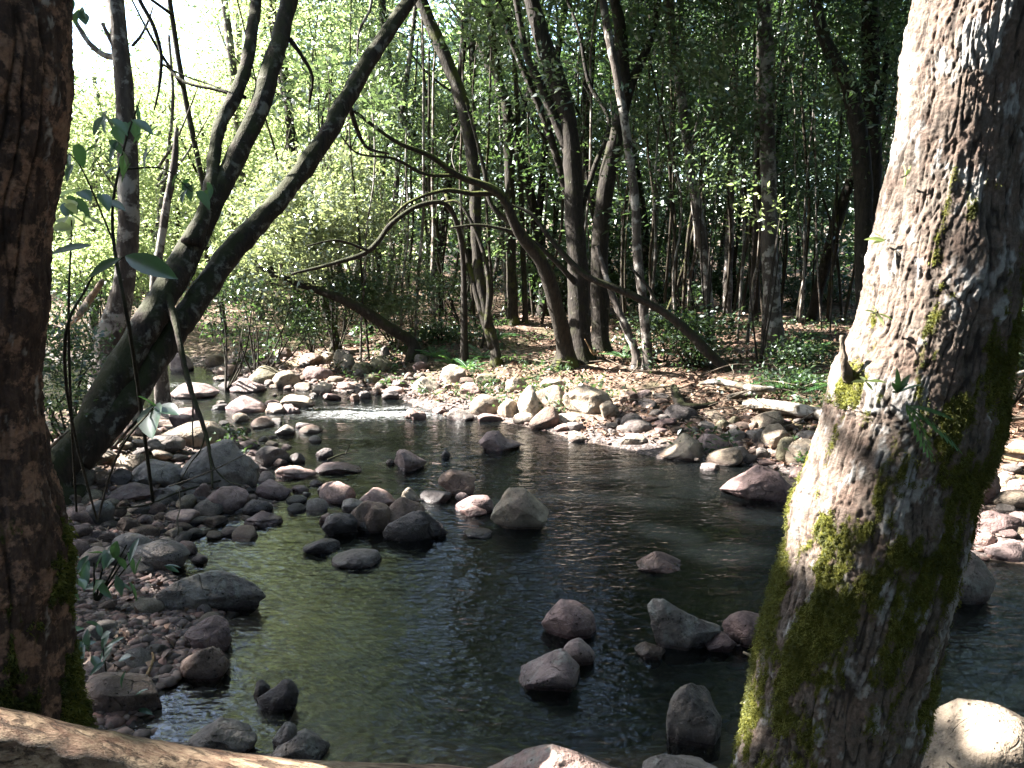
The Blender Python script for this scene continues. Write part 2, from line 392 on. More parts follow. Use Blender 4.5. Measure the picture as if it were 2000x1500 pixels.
def water_mat():
    m = NT('stream_water'); co = m.coord('Object'); rf = m.attr('riffle')
    s1 = m.coord('Object', (1, 2.1, 1))
    a = m.noise(s1, 10, 2, .45, .6); b = m.noise(s1, 30, 2, .5, .4); c = m.noise(s1, 2.4, 2, .45, .5)
    h = m.math('ADD', m.math('ADD', m.math('MULTIPLY', a, .55), m.math('MULTIPLY', b, .09)), m.math('MULTIPLY', c, .9))
    nb = m.n('ShaderNodeBump'); nb.inputs['Distance'].default_value = .022; m.l(h, nb.inputs['Height'])
    calm = m.ramp(m.noise(co, .5, 3, .5), [(.35, .5), (.65, 1.0)])
    m.l(m.math('ADD', calm, m.math('MULTIPLY', rf, 1.2), True), nb.inputs['Strength'])
    nrm = nb.outputs['Normal']
    tr = m.n('ShaderNodeBsdfTransparent'); m.l(m.ramp(m.attr('depth'), [(.0, (.90, .90, .86)), (.18, (.62, .66, .60)), (.33, (.34, .42, .40)), (.6, (.12, .19, .19))]), tr.inputs['Color'])
    # fine suspended sediment scatters some light
    df = m.n('ShaderNodeBsdfDiffuse'); df.inputs['Color'].default_value = (.40, .50, .54, 1); m.l(nrm, df.inputs['Normal'])
    ms = m.n('ShaderNodeMixShader'); ms.inputs[0].default_value = .005; m.l(tr.outputs[0], ms.inputs[1]); m.l(df.outputs[0], ms.inputs[2])
    gl = m.n('ShaderNodeBsdfGlossy'); gl.inputs['Roughness'].default_value = .02; m.l(nrm, gl.inputs['Normal'])
    fr = m.n('ShaderNodeFresnel'); fr.inputs['IOR'].default_value = 1.55; m.l(nrm, fr.inputs['Normal'])
    w = m.n('ShaderNodeMixShader'); m.l(fr.outputs[0], w.inputs[0]); m.l(ms.outputs[0], w.inputs[1]); m.l(gl.outputs[0], w.inputs[2])
    fo = m.n('ShaderNodeBsdfDiffuse'); fo.inputs['Color'].default_value = (.75, .78, .8, 1); m.l(nrm, fo.inputs['Normal'])
    fn = m.math('ADD', m.noise(m.coord('Object', (1, 3.2, 1)), 13, 6, .74, 1.2), m.math('MULTIPLY', rf, .29))
    fm = m.ramp(fn, [(.76, 0), (.98, .8)])
    f = m.n('ShaderNodeMixShader'); m.l(fm, f.inputs[0]); m.l(w.outputs[0], f.inputs[1]); m.l(fo.outputs[0], f.inputs[2])
    return m.done(f.outputs[0])
tag(link('stream_water', make_mesh('stream_water', np.column_stack([wxf, wyf, wz]), [Qw], water_mat(), True, {'riffle': rif, 'depth': np.clip(-terrain(wxf, wyf, wsd), 0, 1)})), kind='structure')

# openings in the canopy through which the sun reaches the stream and banks
for px, py, Yd, r in [(1830, -130, 2.2, .42), (1820, 60, 2.2, .36), (1800, 230, 2.28, .32), (1775, 390, 2.32, .30), (1740, 520, 2.34, .28), (1700, 640, 2.34, .27), (1660, 760, 2.30, .25), (1625, 870, 2.24, .22), (1598, 970, 2.22, .16), (1575, 1050, 2.2, .09),
                      (1530, 1380, 2.24, .055), (1500, 1440, 2.24, .05), (1480, 1490, 2.24, .05), (1870, 1348, 2.7, .115), (20, 1415, 1.62, .07), (130, 1432, 1.64, .08), (235, 1452, 1.66, .06), (340, 1472, 1.68, .08), (450, 1490, 1.72, .07), (700, 1505, 1.8, .1), (580, 1510, 1.75, .10), (-60, 1420, 1.58, .1), (1020, 1480, 2.6, .07), (1060, 1470, 2.6, .07)]:
    GAPS.append((P(px, py, Yd), r))
for px, py, r in [(1120, 735, .7), (1200, 715, .6), (1060, 775, .62), (1140, 780, .45), (1000, 800, .45), (940, 775, .4), (820, 755, .5), (870, 735, .4), (1110, 820, .4), (1240, 856, .3), (1128, 852, .25),
                  (760, 805, .85), (680, 812, .75), (600, 812, .6), (840, 812, .55), (920, 818, .4), (660, 700, .7), (620, 750, .45), (570, 785, .5), (470, 790, .45), (740, 700, .35), (480, 750, .4), (560, 735, .4),
                  (735, 968, .2), (800, 972, .2), (960, 985, .16), (925, 992, .14), (885, 938, .16), (570, 918, .22), (640, 955, .16), (430, 885, .2), (385, 830, .25), (340, 900, .16), (200, 890, .22),
                  (1150, 968, .15), (1090, 972, .14), (1210, 974, .15), (1270, 980, .16), (1330, 968, .16), (1390, 958, .2), (1100, 930, .12), (1180, 935, .14), (1280, 935, .2), (1330, 905, .26), (1250, 915, .26), (1420, 925, .26), (1180, 895, .26), (1380, 945, .24), (1120, 905, .2), (1440, 955, .2), (1500, 940, .2),
                  (1060, 625, .65), (1000, 640, .3), (1340, 640, .35), (1600, 640, .5), (1560, 880, .2), (1530, 812, .22), (1930, 940, .35), (1975, 940, .3), (1920, 1045, .2),
                  (1400, 1085, .16), (1360, 1070, .12), (1440, 1075, .12), (1300, 1040, .14), (1260, 1030, .1), (1480, 1010, .16), (700, 890, .3), (300, 745, .4)]:
    GAPS.append((PS(px, py), r))
for px, py, Yd, r in [(600, 420, 15, 1.5), (540, 500, 14, 1.1), (680, 400, 16, 1.2), (480, 540, 13, .6), (1128, 620, 13.2, .55), (1002, 560, 17, .6), (1422, 590, 18, .6), (1500, 560, 15.5, .4), (980, 190, 17, .7), (1400, 320, 13, .6), (1195, 330, 14, .5),
                      (250, 560, 10, .25), (240, 440, 10, .2), (790, 210, 16, .8), (1100, 300, 13.3, .4), (1540, 120, 17, .8), (1510, 400, 12, .4)]:
    GAPS.append((P(px, py, Yd), r))
# ------------------------------------------------------------------ rocks
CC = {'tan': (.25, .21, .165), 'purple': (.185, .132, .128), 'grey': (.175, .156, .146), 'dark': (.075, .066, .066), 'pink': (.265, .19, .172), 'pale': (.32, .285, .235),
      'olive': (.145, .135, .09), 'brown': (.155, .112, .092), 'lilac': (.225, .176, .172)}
CW = {'tan': 'tan', 'purple': 'purplish', 'grey': 'grey', 'dark': 'dark', 'pink': 'pinkish', 'pale': 'pale cream', 'olive': 'olive brown', 'brown': 'brown', 'lilac': 'lilac grey'}

def ico(sub):
    bm = bmesh.new(); bmesh.ops.create_icosphere(bm, subdivisions=sub, radius=1.0)
    V = np.array([v.co[:] for v in bm.verts]); T = np.array([[v.index for v in f.verts] for f in bm.faces]); bm.free(); return V, T
ICO = {k: ico(k) for k in (2, 3, 4, 5, 6)}

def rock_unit(seed, sub=4, cuts=5, sharp=.8, lump=.12, fine=.02, box=.0):
    r = np.random.default_rng(seed); V, T = ICO[sub]; p = V.copy()
    if box: p = np.sign(p) * np.abs(p) ** (1 - box)
    for _ in range(cuts):
        n = unit(r.normal(size=3) * np.array([1, 1, .8])); d = r.uniform(.55, .85)
        p = p - np.maximum(0, p @ n - d)[:, None] * n * sharp
    o = r.uniform(0, 50, 3); rad = unit(p)
    p = p + rad * (lump * fbm(p * 1.5 + o, 3, 2) + fine * fbm(p * 7 + o, 3, 4))[:, None]
    lo, hi = p.min(0), p.max(0)
    return (p - (lo + hi) / 2) / ((hi - lo) / 2), T

MARKS = []          # (px, py, phrase) landmarks for describing the smaller stones
USED = set()
def add_rock(box, col, label=None, kind='round', prof=None, k=.25, depth=.8, lichen=.35, ref=None, z=None, seed=None, tint=1.0, sub=None, name='river_rock', cat='rock', shear=0.0, Y=None, hollow=None, taper=None):
    x0, y0, x1, y1 = box; xm = (x0 + x1) / 2
    if Y is not None: F_ = P(xm, y1, Y)
    else: F_ = PS(xm, y1) if z is None else PZ(xm, y1, z)
    Yf = F_[1]; zg = F_[2]
    a = (x1 - x0) / 2 / FOC * Yf * 1.03 / math.cos(PITCH) * 1.0
    ang = ray(xm, y0); s0 = ang[2] / ang[1]
    Yg = (zg - CAMH) / s0 if s0 < -.01 else Yf + 50
    b = min(depth * a, .5 * max(Yg - Yf, .04) + .02); Yc = Yf + b * .92
    h = max(.025, CAMH + s0 * Yc - zg)
    cx = (xm - 1000) / FOC * Yc / (math.cos(PITCH) - (ray(xm, (y0 + y1) / 2)[1] - math.cos(PITCH)) * 0) * 1.0
    dm = ray(xm, (y0 + y1) / 2); cx = dm[0] / dm[1] * Yc; a = (x1 - x0) / 2 / FOC / dm[1] * Yc * 1.0
    seed = seed if seed is not None else int(abs(x0 * 7 + y0 * 13 + x1))
    sub = sub or (5 if (x1 - x0) > 90 else 4 if (x1 - x0) > 28 else 3)
    st = {'round': dict(cuts=6, sharp=.85, lump=.10, fine=.018), 'smooth': dict(cuts=2, sharp=.6, lump=.07, fine=.008), 'angular': dict(cuts=9, sharp=.93, lump=.07, fine=.02),
          'slab': dict(cuts=6, sharp=.9, lump=.08, fine=.02, box=.25), 'rough': dict(cuts=5, sharp=.85, lump=.16, fine=.06)}[kind]
    p, T = rock_unit(seed, sub, **st)
    if taper is not None:
        f = np.interp(p[:, 0], [-1, 1], taper); p[:, 1] *= f
    if prof is not None:
        xs, ys = zip(*prof); f = np.interp((p[:, 0] + 1) / 2, xs, ys); top = np.clip(p[:, 2] * .5 + .5, 0, 1)
        p[:, 2] = np.where(p[:, 2] > -.2, (p[:, 2] + .2) * f - .2, p[:, 2])
    if shear: p[:, 0] += shear * np.clip(p[:, 2], 0, 1)
    if hollow:
        hx, hyy, hr, hd = hollow
        d = np.sqrt((p[:, 0] - hx) ** 2 + ((p[:, 1] - hyy) * .6) ** 2); m = (p[:, 2] > 0)
        p[:, 2] -= np.where(m, hd * np.clip(1 - (d / hr) ** 2, 0, 1) ** .6, 0)
    sink = .35 * h + .05
    zz = np.where(p[:, 2] > 0, k * h + p[:, 2] * (1 - k) * h, k * h + p[:, 2] * (k * h + sink))
    V = np.column_stack([p[:, 0] * a, p[:, 1] * b, zz])
    o = link(name, make_mesh(name, V, [T], ROCK), (cx, Yc, zg), color=(*[c * tint for c in CC[col]], lichen))
    o['label'] = label or ''; o['category'] = cat
    if label: USED.add(label)
    if ref: MARKS.append((xm, (y0 + y1) / 2, ref))
    o['_px'] = (xm, (y0 + y1) / 2); o['_w'] = (x1 - x0) * 1.0; o['_c'] = col; o['_s'] = kind; o['_r'] = (x1 - x0) / max(1, y1 - y0)
    ROCKS.append(o); return o
ROCKS = []
A = add_rock
# --- stones standing in the pool and in mid-stream
A((958, 953, 1072, 1038), 'tan', 'blocky tan boulder with a purple foot standing in midstream', 'angular', [(0, .55), (.3, 1), (.6, .98), (1, .6)], .2, .8, .42, 'the blocky tan midstream boulder', seed=5)
A((855, 915, 930, 970), 'brown', 'rounded brown boulder with one sunlit flank in midstream', 'round', [(0, .8), (.4, 1), (1, .75)], .35, .8, .2, 'the rounded brown midstream boulder', tint=1.35)
A((740, 966, 830, 1032), 'brown', 'brown leaning stone behind the dark trough shaped stone', 'round', [(0, .35), (.5, .9), (1, 1)], .2, .8, .2, tint=1.2)
A((750, 976, 873, 1058), 'dark', 'dark trough shaped stone with a scooped hollow at its raised end', 'slab', [(0, .42), (.45, .62), (.75, .95), (1, 1)], .3, .55, .1, 'the dark trough shaped stone', seed=31, tint=1.15, hollow=(.55, -.1, .34, .55))
A((700, 952, 780, 992), 'pink', 'pink sunlit wedge stone topping the midstream cluster', 'angular', [(0, .5), (.35, 1), (1, .55)], .2, .8, .2, 'the pink sunlit wedge stone', tint=1.25)
A((783, 944, 820, 986), 'pale', 'small white sunlit fin of stone above the midstream cluster', 'angular', [(0, 1), (.5, .8), (1, .3)], .2, .7, .3)
A((666, 974, 714, 1002), 'grey', 'small grey rounded stone at the left tip of the midstream cluster', 'round')
A((684, 979, 762, 1042), 'brown', 'brown stone with an oval hollow in the midstream cluster', 'slab', [(0, .6), (.4, .95), (1, 1)], .25, .7, .15, hollow=(-.2, -.2, .4, .6))
A((699, 1013, 738, 1042), 'dark', 'small dark egg shaped stone in front of the hollowed brown stone', 'smooth')
A((630, 1002, 702, 1050), 'dark', 'dark crumbly lump of stone left of the midstream cluster', 'rough')
A((622, 1002, 653, 1023), 'pink', None, 'round')
A((820, 957, 882, 985), 'dark', 'dark flat stone in front of the rounded brown midstream boulder', 'slab', tint=1.4)
A((888, 965, 964, 1004), 'purple', 'purplish arched slab beside the blocky tan midstream boulder', 'slab', [(0, .35), (.4, .8), (1, 1)], .2, .6, .2)
A((898, 981, 952, 1004), 'pink', 'small pink triangular stone under the purplish arched slab', 'angular', [(0, .2), (.6, 1), (1, .5)], tint=1.2, z=.02)
A((888, 962, 916, 981), 'lilac', None, 'round')
A((905, 1036, 962, 1052), 'dark', 'dark wet stone barely above water before the blocky tan boulder', 'round', tint=1.3)
A((593, 1052, 663, 1083), 'dark', 'dark flat slab in the water left of the grey oval stone', 'slab', [(0, .5), (.5, 1), (1, .5)], tint=1.3)
A((646, 1072, 743, 1110), 'grey', 'flat grey oval stone lying in the green pool', 'smooth', [(0, .35), (.4, .8), (1, 1)], ref='the flat grey oval stone', tint=.9)
A((769, 876, 834, 921), 'lilac', 'lilac cone shaped stone standing in the riffle', 'angular', [(0, .9), (.3, 1), (1, .35)], .2, .8, .15, 'the lilac cone shaped stone', seed=77, tint=.9)
A((934, 838, 1024, 881), 'lilac', 'lilac saddle shaped stone with a low tail in midstream', 'angular', [(0, .5), (.18, 1), (.45, .9), (.6, .45), (1, .18)], .2, .7, .15, 'the lilac saddle shaped stone', seed=12)
A((862, 876, 881, 894), 'dark', 'tiny dark pointed stone between the cone and saddle stones', 'angular', [(0, .4), (.4, 1), (1, .3)])
A((754, 897, 772, 908), 'brown', None, 'round')
A((536, 907, 622, 936), 'pink', 'long pink sunlit slab at the edge of the riffle', 'rough', [(0, 1), (.3, .8), (1, .5)], .25, .6, .2, 'the long pink sunlit slab', tint=1.1)
A((617, 902, 708, 926), 'purple', 'long low purplish slab lying against the pink sunlit slab', 'slab', [(0, 1), (.4, .9), (1, .2)], .2, .6, .1, tint=.8)
A((614, 876, 651, 897), 'dark', None, 'angular', tint=1.3)
A((499, 870, 564, 909), 'grey', 'grey cracked block just right of the great rounded boulder', 'slab', tint=.8)
A((563, 884, 596, 907), 'dark', None, 'angular')
A((354, 856, 505, 953), 'grey', 'great rounded grey boulder with a sun patch on the stony shore', 'round', [(0, .35), (.25, .72), (.55, .95), (.85, 1), (1, .9)], .3, .75, .35, 'the great rounded grey boulder', seed=8, tint=1.1)
A((500, 939, 570, 977), 'purple', 'purplish stone with a pale nose below the great grey boulder', 'angular', [(0, .7), (.3, 1), (1, .5)], tint=1.1)
A((474, 975, 534, 1004), 'dark', 'dark rounded stone at the pool edge by the purple boulder', 'smooth', tint=1.2)
A((397, 947, 484, 1004), 'purple', 'round purple boulder at the head of the quiet pool', 'round', [(0, .5), (.4, 1), (1, .7)], .25, .8, .2, 'the round purple boulder')
A((477, 1002, 552, 1031), 'purple', 'low rough purplish rock awash at the head of the pool', 'rough', [(0, .4), (.4, 1), (1, .6)])
A((377, 940, 411, 977), 'pink', 'small upright tan pink stone beside the round purple boulder', 'round', [(0, .7), (1, 1)], tint=.85)
for b_ in [(470, 946, 489, 959), (570, 948, 603, 963), (620, 949, 653, 964)]: A(b_, 'pink', None, 'round')
A((591, 960, 607, 969), 'pale', None, 'round')
A((248, 897, 362, 957), 'grey', 'broad grey rock with a concave top left of the great boulder', 'round', [(0, .75), (.25, 1), (.6, .8), (.85, .95), (1, .9)], .3, .75, .3, 'the broad concave grey rock', tint=1.15, seed=21)
A((228, 886, 284, 919), 'tan', 'tan block with a sunlit rim on the stony shore', 'slab', tint=.95)
A((205, 947, 300, 983), 'purple', 'long flat purplish slab on the stony shore', 'slab', [(0, .4), (.5, 1), (1, .6)], ref='the long flat purplish shore slab')
A((182, 920, 217, 950), 'brown', None, 'round')
A((164, 976, 225, 1026), 'grey', 'dark grey lichen flecked boulder near the mossy left trunk', 'round', None, .3, .8, .5, 'the dark flecked shore boulder', tint=.6)
A((226, 1008, 272, 1042), 'brown', 'dark brown rounded stone above the twin shore boulders', 'round', tint=.6)
A((287, 1017, 319, 1043), 'pink', 'small salmon pink upright stone near the quiet pool edge', 'round', [(0, .6), (.5, 1), (1, .8)])
A((308, 996, 383, 1022), 'pink', 'flat pinkish stone reaching into the quiet pool', 'slab', [(0, .4), (1, 1)])
A((218, 1042, 300, 1092), 'grey', 'smooth grey boulder touching the larger grey shore boulder', 'smooth', None, .3, .8, .2, 'the twin grey shore boulders', tint=.85)
A((245, 1057, 371, 1120), 'grey', 'smooth dark grey boulder overhanging the quiet pool', 'smooth', [(0, .6), (.5, .95), (.85, 1), (1, .7)], .45, .7, .2, tint=.75)
A((288, 1110, 520, 1200), 'grey', 'long tapering grey rock pointing out into the green pool', 'round', [(0, .7), (.2, 1), (.6, .85), (1, .5)], .3, .45, .55, 'the long tapering grey rock', seed=44, tint=.9, taper=(1.35, .45))
A((383, 1180, 416, 1205), 'dark', 'small dark pointed stone by the tapering grey rock', 'angular', tint=1.5)
A((360, 1207, 451, 1274), 'purple', 'flat purple slab on the gravel edge of the pool', 'slab', [(0, .4), (.6, .95), (1, 1)], .4, .75, .15, 'the flat purple gravel slab', tint=.8)
A((352, 1254, 447, 1332), 'brown', 'orange brown speckled stone below the flat purple slab', 'slab', [(0, .35), (.5, .85), (1, 1)], .35, .75, .15, tint=1.15)
A((163, 1318, 318, 1402), 'brown', 'large flat reddish brown slab beside the sky reflection', 'angular', [(0, .9), (.4, 1), (1, .45)], .5, .7, .15, 'the large reddish brown slab', seed=3, tint=.8)
A((500, 1320, 584, 1392), 'dark', 'dark brown wedge stone in the green pool', 'angular', [(0, .45), (.5, .7), (.85, 1), (1, .9)], .3, .6, .1, 'the dark wedge stone', tint=1.2)
A((496, 1328, 530, 1366), 'dark', 'small dark stone leaning on the dark wedge stone', 'round')
A((375, 1408, 502, 1480), 'grey', 'rounded grey brown boulder behind the foreground log', 'round', [(0, .5), (.4, 1), (1, .5)], .3, .8, .3, 'the rounded boulder behind the log', tint=.8)
A((530, 1408, 582, 1474), 'grey', 'upright small grey stone near the foreground log', 'round', [(0, .7), (1, 1)], tint=.75)
A((532, 1430, 642, 1488), 'grey', 'grey angular rough stone near the foreground log', 'angular', [(0, .5), (.5, 1), (1, .55)], lichen=.5, tint=.75)
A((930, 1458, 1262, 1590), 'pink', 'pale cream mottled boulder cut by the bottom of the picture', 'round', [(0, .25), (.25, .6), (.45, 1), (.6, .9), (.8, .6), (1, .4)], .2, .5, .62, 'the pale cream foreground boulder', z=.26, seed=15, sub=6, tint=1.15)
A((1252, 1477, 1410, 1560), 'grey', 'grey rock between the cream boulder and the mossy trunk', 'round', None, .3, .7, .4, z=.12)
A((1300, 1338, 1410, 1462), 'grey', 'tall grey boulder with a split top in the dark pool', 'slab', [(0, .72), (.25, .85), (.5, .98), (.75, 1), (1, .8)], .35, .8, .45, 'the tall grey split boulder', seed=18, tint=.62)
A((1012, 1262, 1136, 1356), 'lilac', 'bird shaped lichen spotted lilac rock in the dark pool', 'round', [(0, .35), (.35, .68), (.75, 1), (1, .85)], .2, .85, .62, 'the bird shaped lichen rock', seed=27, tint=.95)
A((1100, 1246, 1162, 1300), 'lilac', 'low beak like stone touching the bird shaped lichen rock', 'smooth', [(0, .9), (.5, 1), (1, .5)], .3, .6, .2)
A((1057, 1174, 1166, 1251), 'purple', 'smooth round purple boulder alone in the dark pool', 'smooth', [(0, .5), (.35, 1), (.6, .9), (1, .55)], .3, .8, .12, 'the smooth round purple boulder', tint=1.12)
A((1263, 1165, 1410, 1272), 'grey', 'long cracked grey rock crusted with lichen and moss', 'slab', [(0, .95), (.2, 1), (.6, .62), (1, .3)], .35, .5, .68, 'the long cracked lichen rock', seed=29, tint=.85)
A((1376, 1232, 1438, 1277), 'purple', 'small purplish three sided stone next to the cracked lichen rock', 'angular', [(0, .3), (.5, 1), (1, .5)])
A((1414, 1195, 1508, 1267), 'purple', 'round purple stone with white flecks next to the mossy trunk', 'smooth', None, .35, .8, .25, 'the flecked purple stone', tint=.85)
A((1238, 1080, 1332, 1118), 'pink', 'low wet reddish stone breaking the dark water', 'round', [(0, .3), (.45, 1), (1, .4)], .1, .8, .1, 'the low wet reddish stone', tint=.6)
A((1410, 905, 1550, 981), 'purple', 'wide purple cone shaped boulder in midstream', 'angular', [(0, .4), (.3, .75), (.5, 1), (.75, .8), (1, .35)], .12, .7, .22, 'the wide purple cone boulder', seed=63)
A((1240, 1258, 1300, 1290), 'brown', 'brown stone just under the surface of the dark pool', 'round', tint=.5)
# --- right of the stream
A((1284, 846, 1410, 900), 'tan', 'large sun patched wedge boulder at the far waterline', 'angular', [(0, .35), (.4, 1), (.75, .6), (1, .25)], .15, .7, .25, 'the sun patched wedge boulder', seed=71)
A((1362, 844, 1424, 886), 'lilac', 'square topped lilac boulder behind the wedge boulder', 'slab', [(0, .8), (.5, 1), (1, .6)], ref='the square topped lilac boulder')
A((1415, 837, 1456, 864), 'grey', None, 'angular', tint=1.2)
A((1457, 838, 1496, 864), 'grey', None, 'angular')
A((1486, 829, 1543, 875), 'tan', 'leaning grey tan block on the right stony bank', 'angular', tint=.85, ref='the leaning grey tan block')
A((1423, 861, 1460, 877), 'purple', None, 'rough')
A((1418, 874, 1470, 900), 'grey', 'dark grey facetted stone at the right waterline', 'angular', tint=.8)
A((1475, 874, 1502, 895), 'grey', None, 'angular', tint=.7)
A((1516, 853, 1558, 904), 'olive', 'olive rounded boulder tucked by the mossy trunk', 'smooth', tint=1.1)
A((1533, 858, 1610, 912), 'tan', 'rounded tan boulder half hidden by the mossy trunk', 'smooth', tint=.9, ref='the rounded tan boulder by the trunk')
A((1556, 841, 1612, 866), 'grey', None, 'slab', tint=1.1)
A((1540, 911, 1590, 938), 'pink', 'low pinkish stone in the water by the mossy trunk', 'angular', tint=.8)
A((1477, 897, 1518, 908), 'pink', None, 'slab', tint=.8)
A((1367, 905, 1406, 919), 'grey', 'thin grey shard lying flat in shallow water', 'slab')
for b_, c_ in [((1362, 823, 1395, 842), 'grey'), ((1397, 819, 1425, 838), 'olive'), ((1421, 813, 1445, 830), 'olive'), ((1461, 823, 1483, 840), 'tan'), ((1490, 862, 1512, 876), 'dark'), ((1345, 832, 1366, 846), 'grey'), ((1500, 880, 1520, 893), 'grey')]: A(b_, c_, None, 'angular')
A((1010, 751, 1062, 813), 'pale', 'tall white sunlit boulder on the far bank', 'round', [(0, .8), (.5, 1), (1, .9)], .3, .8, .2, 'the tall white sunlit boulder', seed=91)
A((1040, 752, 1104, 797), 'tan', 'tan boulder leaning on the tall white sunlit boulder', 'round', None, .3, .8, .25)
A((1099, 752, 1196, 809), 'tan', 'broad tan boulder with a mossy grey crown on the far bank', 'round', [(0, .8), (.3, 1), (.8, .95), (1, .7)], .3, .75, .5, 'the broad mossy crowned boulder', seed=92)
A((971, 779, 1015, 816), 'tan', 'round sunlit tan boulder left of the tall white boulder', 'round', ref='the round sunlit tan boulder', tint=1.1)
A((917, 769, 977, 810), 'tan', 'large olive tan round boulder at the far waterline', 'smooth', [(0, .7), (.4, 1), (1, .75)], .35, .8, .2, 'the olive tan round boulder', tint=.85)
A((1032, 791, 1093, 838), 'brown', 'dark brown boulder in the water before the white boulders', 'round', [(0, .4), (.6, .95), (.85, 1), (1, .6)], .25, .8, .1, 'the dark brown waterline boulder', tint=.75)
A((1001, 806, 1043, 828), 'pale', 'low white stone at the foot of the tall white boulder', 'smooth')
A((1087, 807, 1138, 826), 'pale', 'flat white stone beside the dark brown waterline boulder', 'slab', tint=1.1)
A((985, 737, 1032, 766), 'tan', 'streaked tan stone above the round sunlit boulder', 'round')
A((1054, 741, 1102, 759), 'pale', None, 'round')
A((1109, 842, 1148, 863), 'pale', 'white sunlit stone standing in the riffle', 'round', [(0, .7), (.3, 1), (1, .4)], ref='the white riffle stone')
A((1209, 845, 1264, 869), 'pale', 'long white sunlit stone at the edge of the riffle', 'slab', [(0, .8), (.4, 1), (1, .6)], ref='the long white riffle stone')
A((1171, 782, 1214, 817), 'tan', 'tan slanting boulder beside the mossy crowned boulder', 'angular', tint=.8)
A((1208, 763, 1248, 790), 'brown', 'brown round boulder under the twigs of the far bank', 'round')
A((1211, 807, 1257, 837), 'grey', 'upper of two smooth grey stones on the far bank', 'smooth', tint=.7)
A((1216, 819, 1274, 847), 'grey', 'lower of two smooth grey stones on the far bank', 'smooth', tint=.75, ref='the two smooth grey stones')
A((1082, 827, 1111, 843), 'pink', None, 'angular')
A((1107, 823, 1142, 842), 'dark', None, 'angular', tint=1.3)
A((1187, 836, 1204, 850), 'grey', None, 'angular')
A((1283, 809, 1308, 824), 'grey', None, 'smooth')
# --- far left bar of stones
A((650, 682, 678, 714), 'pale', 'white upright sunlit stone on the stone bar', 'round', ref='the white upright bar stone')
A((664, 690, 694, 718), 'pale', 'cream rounded stone beside the white upright bar stone', 'round', tint=.9)
A((720, 693, 769, 726), 'olive', 'olive green rounded boulder on the stone bar', 'smooth', ref='the olive bar boulder')
A((686, 707, 726, 732), 'olive', 'paler olive boulder left of the olive bar boulder', 'round', tint=1.2)
A((709, 729, 743, 749), 'olive', None, 'slab')
A((741, 675, 762, 701), 'grey', None, 'angular', tint=.6)
A((657, 746, 699, 761), 'pink', None, 'smooth')
A((803, 735, 860, 767), 'pale', 'cream sunlit angular boulder on the far stone bar', 'angular', [(0, .5), (.4, 1), (1, .5)], tint=.95, ref='the cream angular bar boulder')
A((858, 713, 912, 748), 'pale', 'pale grey round boulder above the far waterline', 'round', ref='the pale grey round boulder', tint=.85)
A((895, 747, 942, 772), 'pink', 'pinkish angular stone below the pale grey round boulder', 'angular')
A((929, 729, 970, 750), 'olive', None, 'slab')
A((871, 795, 928, 824), 'grey', 'dark grey wedge stone lying in the far shallows', 'angular', [(0, .8), (.25, 1), (1, .35)], ref='the dark grey shallows wedge', tint=.85)
A((934, 807, 980, 824), 'purple', None, 'slab')
A((791, 797, 834, 821), 'pink', 'lumpy pink stone in the middle of the riffle', 'rough', [(0, .9), (.4, 1), (1, .5)], ref='the lumpy pink riffle stone', tint=.8)
A((844, 797, 874, 809), 'pink', None, 'slab')
A((747, 755, 790, 771), 'pink', None, 'slab')
A((699, 763, 727, 779), 'dark', None, 'round', tint=1.3); A((745, 763, 780, 781), 'dark', None, 'round', tint=1.1); A((725, 755, 745, 771), 'brown', None, 'round')
A((683, 769, 703, 785), 'brown', None, 'angular'); A((809, 691, 835, 711), 'grey', None, 'slab'); A((764, 741, 797, 757), 'dark', None, 'angular', tint=1.4); A((789, 727, 807, 743), 'brown', None, 'round')
A((707, 657, 721, 673), 'pale', None, 'angular')
A((329, 687, 382, 724), 'lilac', 'lilac sloping boulder upstream of the leaning trunks', 'angular', ref='the lilac upstream boulder')
A((331, 744, 428, 779), 'lilac', 'broad smooth lilac rock parting the upstream riffle', 'smooth', [(0, .3), (.3, 1), (.7, .8), (1, .5)], .2, .7, .2, 'the broad lilac riffle rock')
A((424, 711, 466, 737), 'brown', 'red brown stone lit along its top in the upstream shallows', 'round', ref='the red brown upstream stone')
A((486, 711, 562, 748), 'olive', 'dark peaked olive boulder on the upstream bar', 'angular', [(0, .5), (.35, 1), (1, .45)], tint=.8, ref='the dark peaked olive boulder')
A((532, 724, 588, 758), 'tan', 'upright tan block in front of the dark peaked boulder', 'angular', tint=.75)
A((449, 737, 517, 768), 'lilac', 'lilac brown sloping rock in the upstream shallows', 'angular', [(0, .7), (.3, 1), (1, .5)], ref='the sloping lilac brown rock')
A((594, 715, 652, 744), 'purple', 'purple domed boulder on the upstream bar', 'round', ref='the purple domed bar boulder')
A((611, 746, 651, 770), 'pale', 'white sunlit stone at the edge of the smooth water', 'round', ref='the white smooth water stone')
A((437, 772, 520, 807), 'lilac', 'pink grey ridged rock in the upstream run', 'angular', [(0, .4), (.45, 1), (1, .3)], tint=1.2, ref='the ridged pink grey rock', seed=51)
A((547, 769, 614, 796), 'tan', 'tan wedge stone at the head of the bright riffle', 'angular', [(0, .8), (.25, 1), (1, .3)], ref='the tan riffle head wedge')
A((515, 781, 547, 798), 'pink', None, 'round'); A((519, 787, 562, 808), 'pale', None, 'slab'); A((551, 789, 587, 808), 'lilac', None, 'rough', tint=1.2)
A((329, 799, 392, 837), 'purple', 'dark purple rock beneath the hanging twig', 'angular', tint=.75)
A((313, 819, 442, 874), 'tan', 'long rounded tan boulder with a sunlit back behind the hanging twig', 'smooth', [(0, .45), (.4, .85), (.8, 1), (1, .7)], .3, .6, .3, 'the long rounded tan boulder', tint=.75)
A((288, 849, 360, 884), 'grey', 'grey two faced stone before the long rounded tan boulder', 'angular')
